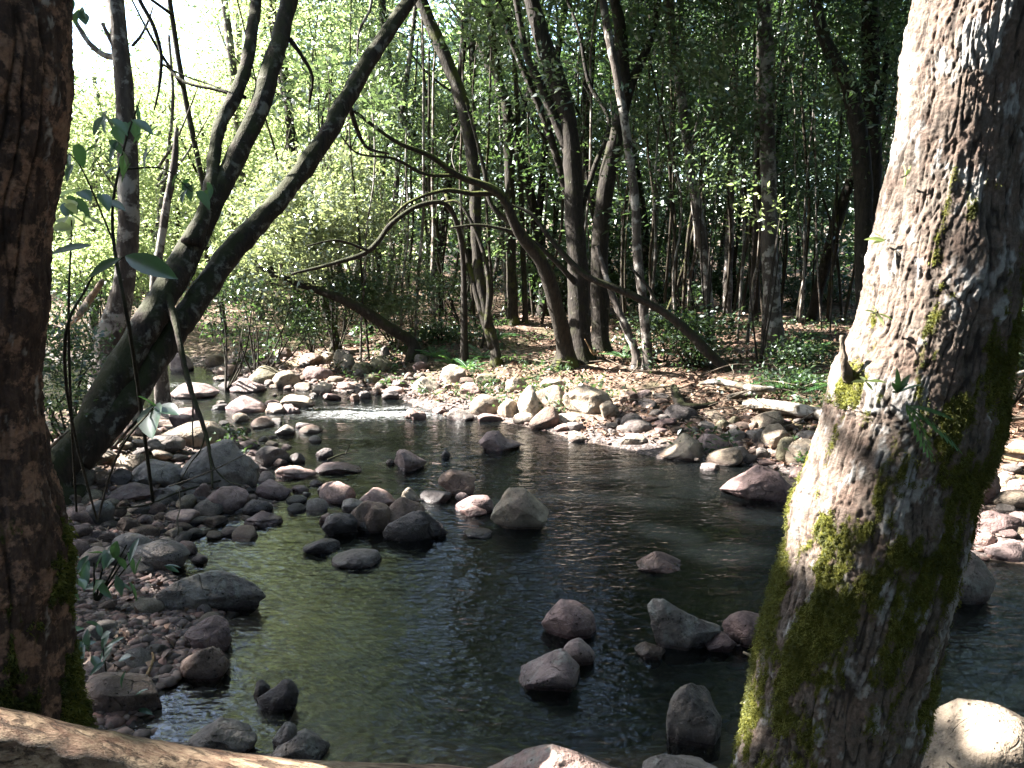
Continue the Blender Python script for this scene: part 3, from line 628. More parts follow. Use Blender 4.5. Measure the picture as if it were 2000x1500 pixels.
A((485, 689, 520, 707), 'dark', None, 'slab', tint=1.5); A((535, 679, 574, 702), 'brown', None, 'angular'); A((579, 689, 632, 712), 'brown', None, 'angular', tint=1.2); A((625, 687, 654, 712), 'tan', None, 'round')
A((537, 829, 577, 852), 'grey', 'pointed grey slab breaking the water below the riffle', 'slab', [(0, .2), (.5, 1), (1, .5)]); A((577, 824, 612, 839), 'dark', None, 'slab', tint=1.6)
A((207, 842, 247, 868), 'lilac', None, 'round'); A((254, 859, 284, 876), 'grey', None, 'slab'); A((282, 857, 324, 884), 'grey', None, 'round'); A((214, 917, 258, 948), 'dark', None, 'angular', tint=1.3)
A((317, 947, 362, 978), 'grey', None, 'angular'); A((133, 965, 160, 984), 'brown', None, 'round'); A((116, 992, 142, 1004), 'grey', None, 'slab'); A((203, 974, 233, 988), 'tan', None, 'smooth', tint=.8)
A((177, 1037, 206, 1056), 'lilac', None, 'slab', tint=.8); A((193, 1037, 244, 1068), 'brown', None, 'angular', tint=.7); A((271, 1005, 298, 1024), 'lilac', None, 'round', tint=.8)
# --- right edge, behind the mossy trunk
A((1888, 913, 1960, 988), 'pink', 'knobbly pinkish boulder behind the mossy trunk', 'rough', None, .3, .8, .15, 'the knobbly pinkish boulder', tint=.85)
A((1958, 861, 2030, 900), 'grey', 'smooth pale grey boulder at the right edge', 'smooth', tint=1.3, ref='the pale grey right edge boulder')
A((1948, 920, 1980, 950), 'pale', None, 'angular'); A((1966, 937, 2012, 964), 'pink', None, 'round')
A((1870, 1033, 1902, 1062), 'pink', None, 'slab', tint=.85); A((1903, 1041, 1944, 1068), 'pink', 'small domed pink stone at the right shore', 'smooth', tint=.9)
A((1922, 1055, 2020, 1097), 'lilac', 'long lilac slab at the right waterline', 'slab', [(0, .6), (.4, 1), (1, .7)], ref='the long lilac right slab')
A((1800, 1056, 1941, 1182), 'grey', 'large lichen speckled boulder in the water behind the mossy trunk', 'round', [(0, .8), (.35, 1), (1, .55)], .3, .7, .62, 'the large speckled boulder', seed=37, tint=1.1)
A((1886, 998, 1982, 1046), 'purple', 'dark purplish flat rock on the right shore', 'slab', tint=.6); A((1968, 1002, 2010, 1032), 'lilac', None, 'angular')
A((1745, 1378, 2080, 1600), 'tan', 'big smooth boulder with a glaring sunlit top in the right foreground', 'smooth', [(0, .35), (.2, .7), (.42, 1), (.6, .95), (1, .7)], .35, .7, .3, 'the big foreground boulder', seed=58, z=.25, sub=6, tint=.95)

# --- the many smaller cobbles lying along both shores: six shapes, copied
COB = []
for q in range(7):
    p, T = rock_unit(300 + q, 3, cuts=3 + q % 4, sharp=.85, lump=.1, fine=.02); p = p * np.array([1, .8, .55])
    COB.append(make_mesh('cobble', p, [T], ROCK))
PEB_AREAS = [((100, 500, 840, 1050), 74), ((130, 400, 1000, 1120), 24), ((420, 830, 690, 765), 62), ((430, 700, 770, 1010), 26), ((80, 240, 620, 720), 22), ((1080, 1300, 770, 850), 12), ((1320, 1580, 815, 900), 30), ((1880, 2010, 900, 1060), 14), ((850, 1010, 735, 815), 8), ((180, 440, 1190, 1320), 7)]
taken = [(o['_px'][0], o['_px'][1], o['_w'] / 2) for o in ROCKS]
for (ax0, ax1, ay0, ay1), n_ in PEB_AREAS:
    got = 0
    for _ in range(n_ * 12):
        if got >= n_: break
        px, py = rng.uniform(ax0, ax1), rng.uniform(ay0, ay1); q = PS(px, py)
        w = float(np.clip(rng.lognormal(-2.25, .4), .05, .28)); wp_ = w * FOC / q[1]
        sd_ = signed_dist(q[None, :2])[0]
        if sd_ < -.75 or any((px - a) ** 2 + ((py - b) * 1.8) ** 2 < (r_ * .8 + wp_ * .4) ** 2 for a, b, r_ in taken): continue
        c_ = ['grey', 'brown', 'purple', 'lilac', 'dark', 'tan', 'pink'][rng.choice(7, p=[.32, .22, .09, .08, .12, .12, .05])]
        o = link('cobble', COB[rng.integers(7)], q + np.array([0, 0, w * .12]), color=(*(np.array(CC[c_]) * rng.uniform(.65, 1.2)), .3))
        o.scale = (w * rng.uniform(.8, 1.3), w * rng.uniform(.8, 1.2), w * rng.uniform(.7, 1.2)); o.rotation_euler = (rng.normal(0, .2), rng.normal(0, .2), rng.uniform(0, 6.28))
        o['category'] = 'stone'; o['label'] = ''; o['group'] = 'cobbles along the shores'
        o['_px'] = (px, py); o['_w'] = wp_ * 2; o['_c'] = c_; o['_s'] = 'cobble'; o['_r'] = 1.6; o['_real'] = w
        taken.append((px, py, wp_)); ROCKS.append(o); got += 1

# --- each unlabelled stone is described by its look and its nearest landmark
def rel(dx, dy):
    dy *= 1.6
    if abs(dx) > 2 * abs(dy): return 'just right of' if dx > 0 else 'just left of'
    if abs(dy) > 2 * abs(dx): return 'in front of' if dy > 0 else 'behind'
    return ('in front and right of' if dx > 0 else 'in front and left of') if dy > 0 else ('behind and right of' if dx > 0 else 'behind and left of')
def size_word(w): return 'tiny' if w < 26 else 'small' if w < 44 else 'mid sized'
SHW = {'round': 'rounded', 'smooth': 'smooth', 'angular': 'angular', 'slab': 'flat', 'rough': 'rough', 'cobble': 'worn'}
def auto_label(o, noun):
    x, y = o['_px']; near = sorted(MARKS, key=lambda m: (m[0] - x) ** 2 + ((m[1] - y) * 1.8) ** 2)
    base = f"{size_word(o['_w'])} {CW[o['_c']]} {SHW[o['_s']]} {noun}"
    for m in near[:4]:
        s = f"{base} {rel(x - m[0], y - m[1])} {m[2]}"
        if s not in USED and len(s.split()) <= 16: return s
    for m in near[:3]:
        for q in ('the second', 'the third', 'the fourth', 'the fifth', 'the sixth'):
            s = f"{q[4:]} {base} {rel(x - m[0], y - m[1])} {m[2]}"
            if s not in USED and len(s.split()) <= 16: return s
    return base
for o in ROCKS:
    if not o['label']:
        o['label'] = auto_label(o, 'stone'); USED.add(o['label'])
    for k_ in ('_px', '_w', '_c', '_s', '_r', '_real'):
        if k_ in o: del o[k_]

# --- uncountable fine pebbles and gravel along the water's edge
def gravel():
    parts_V, parts_T = [], []; V0, T0 = ICO[2]; n = 0
    pts = []
    for (ax0, ax1, ay0, ay1), n_ in [((90, 470, 840, 1060), 1500), ((120, 450, 1050, 1420), 6500), ((380, 860, 680, 775), 1500), ((60, 260, 610, 730), 500), ((860, 1320, 730, 860), 1000), ((1320, 1620, 800, 910), 800), ((1850, 2010, 880, 1080), 500), ((420, 900, 760, 1100), 700), ((1200, 1500, 900, 1200), 250)]:
        for px, py in zip(rng.uniform(ax0, ax1, n_), rng.uniform(ay0, ay1, n_)):
            pts.append(PZ(px, py, .06))
    pts = np.array(pts); sd_ = signed_dist(pts[:, :2]); keep = (sd_ > -.14) & (sd_ < 1.6); pts = pts[keep]
    pts[:, 2] = terrain(pts[:, 0], pts[:, 1], sd_[keep]); m = len(pts)
    s = np.clip(rng.lognormal(-4.1, .5, m), .006, .042); R_ = rng.uniform(0, 6.28, m)
    sc = np.column_stack([s * rng.uniform(.8, 1.5, m), s * rng.uniform(.7, 1.2, m), s * rng.uniform(.4, .8, m)])
    V = V0[None] * (1 + .22 * rng.normal(size=(m, len(V0), 1)) * .6) * sc[:, None]
    c, q = np.cos(R_)[:, None], np.sin(R_)[:, None]
    V = np.stack([V[..., 0] * c - V[..., 1] * q, V[..., 0] * q + V[..., 1] * c, V[..., 2]], -1) + pts[:, None] + np.array([0, 0, .006])
    T = (T0[None] + np.arange(m)[:, None, None] * len(V0)).reshape(-1, 3)
    mt = NT('gravel'); t = mt.attr('tint'); n_ = mt.noise(mt.coord('Object'), 60, 3)
    col = mt.ramp(t, [(0, (.03, .023, .021)), (.3, (.08, .058, .052)), (.6, (.13, .088, .078)), (.8, (.135, .072, .06)), (1, (.24, .185, .155))])
    mat = mt.done(mt.bsdf(mt.mix(.5, col, mt.mix(1, col, mt.ramp(n_, [(.3, .5), (.7, 1.5)]), 'MULTIPLY')), .75))
    o = link('gravel', make_mesh('gravel', V.reshape(-1, 3), [T], mat, True, {'tint': np.repeat(rng.uniform(0, 1, m), len(V0))}))
    tag(o, kind='stuff')
gravel()
def bed_stones():
    n = 620; px = rng.uniform(420, 1650, n); py = 800 + 560 * rng.uniform(0, 1, n) ** 1.9; p = np.array([PZ(a, b, -.1) for a, b in zip(px, py)]); sd = signed_dist(p[:, :2]); k = (sd < -.12) & ((py < 1040) | (px > 1150)); p = p[k]; p[:, 2] = terrain(p[:, 0], p[:, 1], sd[k]); m = len(p)
    V0, T0 = ICO[3]; s = np.clip(rng.lognormal(-2.7, .5, m), .02, .2); V = V0[None] * (1 + .10 * np.stack([fbm(V0 * 1.7 + o, 3, 5) for o in rng.uniform(0, 99, (m, 1, 1))], 0)[..., None]) * np.column_stack([s, s * rng.uniform(.6, 1, m), s * .4])[:, None]
    V[..., 2] = np.minimum(V[..., 2] + p[:, None, 2], -.012); V[..., :2] += p[:, None, :2]
    o = link('stream_bed_stones', make_mesh('stream_bed_stones', V.reshape(-1, 3), [(T0[None] + np.arange(m)[:, None, None] * len(V0)).reshape(-1, 3)], bpy.data.materials['gravel'], True, {'tint': np.repeat(rng.uniform(.1, .8, m), len(V0))})); tag(o, kind='stuff')
bed_stones()
# ------------------------------------------------------------------ foreground trunks (dense, displaced bark)
def big_trunk(root, rows, Y, nu, nv, fiss, depth, seed, mat, mossf, lichf, lumps=.013):
    rows = sorted(rows); py = np.array([r[0] for r in rows], float); vv = np.linspace(py[0], py[-1], nv)
    def cub(col): return catmull(np.column_stack([py, np.array([r[col] for r in rows], float), np.zeros(len(py))]), 12)
    c1 = cub(1); c2 = cub(2); cx = np.interp(vv, c1[:, 0], c1[:, 1]); hw = np.interp(vv, c2[:, 0], c2[:, 1])
    C = np.array([P(a, b, Y) for a, b in zip(cx, vv)]); r = hw / FOC * np.array([Y / ray(1000, b)[1] for b in vv]) * .97
    t = unit(np.gradient(C, axis=0)); e1 = unit(np.cross(t, np.array([0, 1.0, 0]))); e2 = np.cross(t, e1)
    th = np.linspace(0, 2 * np.pi, nu, endpoint=False)
    D = e1[:, None] * np.cos(th)[None, :, None] + e2[:, None] * np.sin(th)[None, :, None]
    s = np.concatenate([[0], np.cumsum(np.linalg.norm(np.diff(C, axis=0), axis=1))])
    cyl = np.stack([np.cos(th)[None] * .2 + 0 * s[:, None], np.sin(th)[None] * .2 + 0 * s[:, None], s[:, None] + 0 * th[None]], -1).reshape(-1, 3)
    wv = .012 * np.stack([fbm(cyl * 5 + 9, 2, seed + 30), fbm(cyl * 5 + 40, 2, seed + 31), 0 * cyl[:, 0]], -1)
    q = cyl + wv
    n1 = vnoise(q * np.array([fiss, fiss, fiss * .085]), seed); n2 = vnoise(q * np.array([fiss * 2.1, fiss * 2.1, fiss * .3]), seed + 1); n3 = fbm(cyl * np.array([95, 95, 55]), 3, seed + 2)
    crack = np.clip(1 - np.abs(n1) * 5.2, 0, 1) ** 1.2; crack2 = np.clip(1 - np.abs(n2) * 4, 0, 1) ** 2
    cross = np.clip(1 - np.abs(vnoise(q * np.array([fiss * .8, fiss * .8, fiss * .9]), seed + 6)) * 6, 0, 1)
    big = fbm(cyl * 3.2, 3, seed + 3)
    plate = np.floor(vnoise(q * np.array([fiss * .9, fiss * .9, fiss * .35]), seed + 8) * 3) / 3 * .6
    d = lumps * big - depth * crack - depth * .4 * crack2 - depth * .1 * cross + depth * .45 * n3 + depth * .35 * plate
    front = np.clip(-D[..., 1].ravel(), -1, 1); side = -D[..., 0].ravel()       # side: +1 at the picture's left
    vr = np.repeat(vv, nu); nz = fbm(cyl * np.array([15, 15, 5.0]), 5, seed + 4, .68); nl = fbm(cyl * np.array([20, 20, 9]) + 5, 5, seed + 5, .66)
    moss = np.clip(mossf(vr, side, front) + nz * .55 + .12 * crack, 0, 1); lich = np.clip((lichf(vr, side, front) + nl * .8 - .5) * 3, 0, 1) * (1 - .75 * crack)
    d = d + .010 * moss * (0.6 + .6 * n3) + .0025 * lich
    V = C[:, None] + D * (r[:, None] + d.reshape(nv, nu))[..., None]; V = V.reshape(-1, 3)
    i = np.arange(nv - 1)[:, None] * nu; j = np.arange(nu)[None]; k = (j + 1) % nu
    Q = np.stack([i + j, i + k, i + nu + k, i + nu + j], -1).reshape(-1, 4)
    loc = np.array(root.location)
    link('trunk', make_mesh('trunk', V - loc, [Q], mat, True, {'moss': moss, 'lichen': lich, 'crack': np.clip(crack + .5 * crack2, 0, 1)}), parent=root)
    return V, D.reshape(-1, 3), moss, lich

def crust_mat(name, deep, ridge, warm, mossc, lichc, w0=.42, w1=.62):
    m = NT(name); co = m.coord('Object'); mo = m.attr('moss'); li = m.attr('lichen'); cr = m.attr('crack')
    n1 = m.noise(co, 75, 6, .7); n2 = m.noise(co, 12, 6, .68); n3 = m.noise(m.coord('Object', (1, 1, .22)), 55, 5, .65)
    col = m.mix(m.ramp(n3, [(.3, 0), (.7, 1)]), deep, ridge); col = m.mix(m.ramp(n2, [(w0, 0), (w1, .9)]), col, warm)
    col = m.mix(m.ramp(n1, [(.35, .55), (.6, 0)]), col, deep); col = m.mix(m.ramp(cr, [(.2, 0), (.9, .8)]), col, tuple(v * .45 for v in deep))
    lc = m.mix(m.ramp(n1, [(.3, 0), (.7, 1)]), tuple(v * .62 for v in lichc), lichc); col = m.mix(li, col, lc)
    mc = m.mix(m.ramp(n1, [(.3, 0), (.7, 1)]), tuple(v * .35 for v in mossc), mossc)
    col = m.mix(m.ramp(m.math('ADD', mo, m.math('MULTIPLY', m.math('SUBTRACT', n1, .5), .5)), [(.42, 0), (.62, 1)]), col, mc)
    return m.done(m.bsdf(col, .92, m.bump(m.math('ADD', n1, m.math('MULTIPLY', n3, .6)), .8, .012), .15))

def moss_tufts(V, D, moss, root, n, L, lo=.5, name='moss'):
    loc = np.array(root.location); px, py = proj(V); ok = (moss > lo) & (V[:, 1] < V[:, 1].mean() + .12) & (py > -120) & (py < 1620)
    idx = np.where(ok)[0]; idx = rng.choice(idx, min(n, len(idx) * 3)); jit = rng.normal(0, .004, (len(idx), 3))
    c = V[idx] + D[idx] * L * .25 + jit - loc
    v, q, t = leaves(c, L, L * .3, .4, .15, tint=.25 + .5 * vnoise(V[idx] * 12, 4) + .2, aim=D[idx] * .9 + np.array([0, 0, -.35]))
    link(name, make_mesh(name, v, [q], MOSSB, False, {'tint': t}), parent=root)

RIGHT_ROWS = [(-420, 1960, 132), (-200, 1940, 130), (0, 1923, 128), (100, 1905, 130), (200, 1893, 126), (300, 1879, 126), (400, 1862, 130), (500, 1848, 142), (600, 1829, 145), (700, 1806, 152), (760, 1788, 160), (820, 1775, 165),
              (900, 1745, 160), (1000, 1720, 165), (1100, 1697, 162), (1200, 1670, 160), (1300, 1647, 162), (1400, 1627, 162), (1500, 1604, 161), (1650, 1575, 165), (1850, 1545, 185)]
gr_ = P(1560, 1750, 2.25)
right_tree = empty('mossy_trunk_tree', (gr_[0], gr_[1], .35)); 
tag(right_tree, 'thick leaning mossy tree with its left side blazing in the sun', 'tree')
def mf(v, s, f): return np.interp(v, [0, 250, 480, 640, 800, 1000, 1600], [-.22, -.12, .05, .32, .40, .42, .40]) + np.where(v < 560, .38 * np.clip(-s - .35, 0, 1), 0) - .25 * np.clip((s - .5) * 2, 0, 1) * (v < 950) + .30 * np.clip((s - .55) * 2, 0, 1) * (v > 1000)
def lf(v, s, f): return np.interp(v, [0, 300, 500, 700, 950, 1600], [.25, .42, .2, .05, .18, .24]) + .35 * np.clip(-s - .45, 0, 1) * (v > 900)
RT_MAT = crust_mat('fissured_bark', (.042, .034, .03), (.215, .178, .148), (.165, .115, .092), (.10, .10, .015), (.34, .325, .31))
V_, D_, mo_, li_ = big_trunk(right_tree, RIGHT_ROWS, 2.2, 420, 940, 62, .0064, 3, RT_MAT, mf, lf)
moss_tufts(V_, D_, mo_, right_tree, 70000, .009)
RT = (V_, D_)

LEFT_ROWS = [(-350, -20, 142), (-100, -8, 134), (0, -6, 133), (80, -4, 138), (150, -4, 141), (230, -12, 138), (300, -18, 134), (380, -22, 126), (450, -26, 122), (530, -24, 112), (600, -26, 110), (680, -32, 106), (750, -36, 104), (850, -34, 108), (930, -26, 112),
             (1000, -16, 122), (1100, -10, 132), (1200, -10, 134), (1300, -10, 142), (1400, -8, 156), (1500, -4, 176), (1700, 0, 205)]
gl_ = P(-5, 1600, 2.2)
left_tree = empty('flaking_trunk_tree', (gl_[0], gl_[1], .5)); tag(left_tree, 'dark thick tree with flaking brown bark at the left edge', 'tree')
def mf2(v, s, f): return np.interp(v, [0, 800, 1000, 1300, 1600], [-.5, -.5, -.35, -.05, .3]) + .55 * np.clip((-s - .35) * 1.6, 0, 1) * np.clip((v - 900) / 120, 0, 1)
def lf2(v, s, f): return np.interp(v, [0, 300, 500, 1600], [-.22, -.16, -.3, -.4])
LT_MAT = crust_mat('flaking_bark', (.036, .026, .023), (.125, .08, .064), (.34, .20, .14), (.045, .06, .01), (.42, .37, .34), .50, .57)
V_, D_, mo_, li_ = big_trunk(left_tree, LEFT_ROWS, 2.2, 260, 520, 16, .009, 13, LT_MAT, mf2, lf2, .012)
moss_tufts(V_, D_, mo_, left_tree, 16000, .016, .55)

# ------------------------------------------------------------------ trees from traced stems
def stem_world(path, Y0, Y1, hw):
    n = len(path); Ys = np.linspace(Y0, Y1, n)
    pts = np.array([P(x, y, Yv) for (x, y), Yv in zip(path, Ys)])
    rad = np.array([h / FOC * Yv / ray(x, y)[1] for (x, y), Yv, h in zip(path, Ys, hw)])
    return pts, rad

TREEMARKS = []
def tree(name, label, stems, mat, color=(1, 1, 1, .5), crown=None, cat='tree', group=None, ref=None, seg=14, rough=.12, sink=True):
    """stems: list of (pts, rad); first one starts at the ground"""
    b = stems[0][0][0].copy(); gz = surf(b[0], b[1]); b[2] = gz
    e = empty(name, b); tag(e, label, cat, group); parts = []
    for k, (p, r) in enumerate(stems):
        p = np.asarray(p, float).copy(); r = np.asarray(r, float)
        if k == 0 and sink:
            d = p[0] - p[1]; d[2] = min(d[2], -.02)
            foot = p[0] + unit(d) * .02; foot = np.array([foot[0], foot[1], gz - .12]); p = np.vstack([foot, p]); r = np.concatenate([[r[0] * 1.8], r])
        parts.append(tube(p - b, r, seg if k == 0 else max(8, seg - 4), rough, 7 / max(.3, r.max() * 6), k + 3, per=7))
    V, fs = join(parts); link('trunk', make_mesh('trunk', V, fs, mat), parent=e, color=color)
    if crown is not None: add_crown(e, b, *crown)
    if ref: TREEMARKS.append((proj(stems[0][0][0])[0][0], proj(stems[0][0][0])[1][0], ref))
    return e

def add_crown(e, b, cent, rad, npc, L, W, mat, tint0=None, hide_frame=False, keep=None, up=.9, droop=.25, nm='crown', lim=None):
    c, k = clumped(cent, rad, npc); bad = in_gap(c) | in_refl(c) | (np.linalg.norm(c - np.array([0, 0, CAMH]), axis=1) < 1.6) | (c[:, 2] < .25)
    if hide_frame:
        px, py = proj(c); bad |= (py > -50) & (px > -120) & (px < 2120) & (c[:, 1] > 0)
    c = c[~bad]; k = k[~bad]
    if not len(c): return
    ct = rng.uniform(.1, .9, len(cent)) if tint0 is None else np.clip(tint0 + rng.normal(0, .22, len(cent)), 0, 1)
    sd_ = unit(rng.normal(size=(len(cent), 3)) * np.array([1, 1, .35]) - np.array([0, 0, .25]))
    v, q, t = leaves(c - b, L, W, up, droop, tint=ct[k], aim=sd_[k] * 1.1)
    link(nm, make_mesh(nm, v, [q], mat, False, {'tint': t}), parent=e)

def ell(c, r, n, shell=.35):
    d = unit(rng.normal(size=(n, 3))); s = rng.uniform(shell, 1, (n, 1)) ** .6
    return np.asarray(c) + d * s * np.asarray(r)

# the leaning tree on the left shore: two stems and a fork
s1 = stem_world([(95, 935), (165, 848), (222, 745), (285, 640), (330, 560), (372, 488), (420, 388), (465, 297), (507, 210), (532, 122), (553, 52), (575, -60), (600, -260)], 6.6, 10.4, [43, 34, 30, 29, 27, 25, 21, 19, 19, 18, 17, 16, 11])
s2 = stem_world([(150, 900), (235, 800), (290, 722), (345, 640), (398, 566), (455, 490), (520, 420), (575, 355), (640, 260), (690, 170), (745, 80), (800, 0), (850, -80), (940, -260)], 6.8, 11.2, [30, 27, 25, 24, 23, 22, 19, 18, 17, 16, 15, 13, 11, 7])
s3 = stem_world([(372, 480), (400, 415), (414, 350), (420, 297), (432, 240), (462, 182), (483, 122), (493, 52), (500, -10), (505, -240)], 8.1, 10.0, [20, 15, 13, 12, 12, 13, 12, 11, 11, 8])
stw = stem_world([(322, 560), (337, 606), (348, 655), (362, 722), (378, 778), (402, 848), (412, 905), (415, 952)], 7.8, 6.4, [9, 7, 6, 5.5, 5, 4, 3, 2])
st2 = stem_world([(378, 778), (376, 830), (378, 880)], 7.0, 6.9, [2, 1.5, 1])
st3 = stem_world([(402, 845), (395, 870), (388, 885), (372, 905), (355, 935)], 6.8, 6.5, [2, 1.6, 1.5, 1.2, 1])
st4 = stem_world([(408, 880), (420, 915), (445, 940), (480, 950)], 6.7, 6.4, [2, 1.6, 1.3, 1])
br1 = stem_world([(480, 190), (420, 175), (360, 160), (320, 125)], 9.2, 9.4, [4, 3, 3, 2]); br2 = stem_world([(565, 75), (590, 110), (610, 150), (605, 200)], 9.7, 9.9, [5, 4, 3, 2])
br3 = stem_world([(680, 200), (700, 260), (720, 290), (760, 300)], 9.9, 10.2, [5, 4, 3, 2])
cc = np.vstack([ell((-.6, 8.5, 10.4), (3.2, 3.0, 1.6), 120), ell((-2.9, 9.8, 10.6), (2.4, 2.6, 1.8), 60), ell((2.2, 9.0, 10.6), (3.0, 3.0, 1.4), 110), ell((1.0, 5.5, 9.3), (3.0, 2.2, 1.2), 100), ell((4.6, 6.8, 9.6), (2.4, 2.6, 1.4), 60)])
tree('leaning_tree', 'dark leaning tree with forked mossy stems rising from the stony shore', [s1, s2, s3, stw, st2, st3, st4, br1, br2, br3], BARK, (1.1, .95, .88, .85), (cc, .55, 46, .15, .07, LEAF_GREY, .5, True), ref='the leaning forked tree', seg=26, rough=.15)

# pale blotched tree behind it
s1 = stem_world([(212, 690), (228, 620), (243, 545), (251, 430), (250, 330), (247, 240), (241, 150), (232, 60), (225, -10), (215, -200)], 9.6, 9.9, [30, 25, 22, 20, 19, 18, 17, 16, 15, 12])
b1 = stem_world([(240, 112), (205, 108), (178, 88), (158, 60), (140, 28)], 9.8, 9.9, [7, 6, 5, 4.5, 4]); b2 = stem_world([(222, 88), (208, 62), (200, 45)], 9.8, 9.8, [5, 4, 4])
b3 = stem_world([(258, 90), (275, 70), (290, 40), (300, 10)], 9.8, 10, [3, 2.5, 2, 1])
cc = ell((-5, 9.5, 9.6), (2.2, 2.2, 1.6), 40)
tree('pale_barked_tree', 'straight tree with pale blotched bark behind the leaning tree', [s1, b1, b2, b3], BARK_PALE, (1, 1, 1, .5), (cc, .5, 40, .14, .065, LEAF_SUNLIT, .6, True), ref='the pale blotched tree', seg=18)

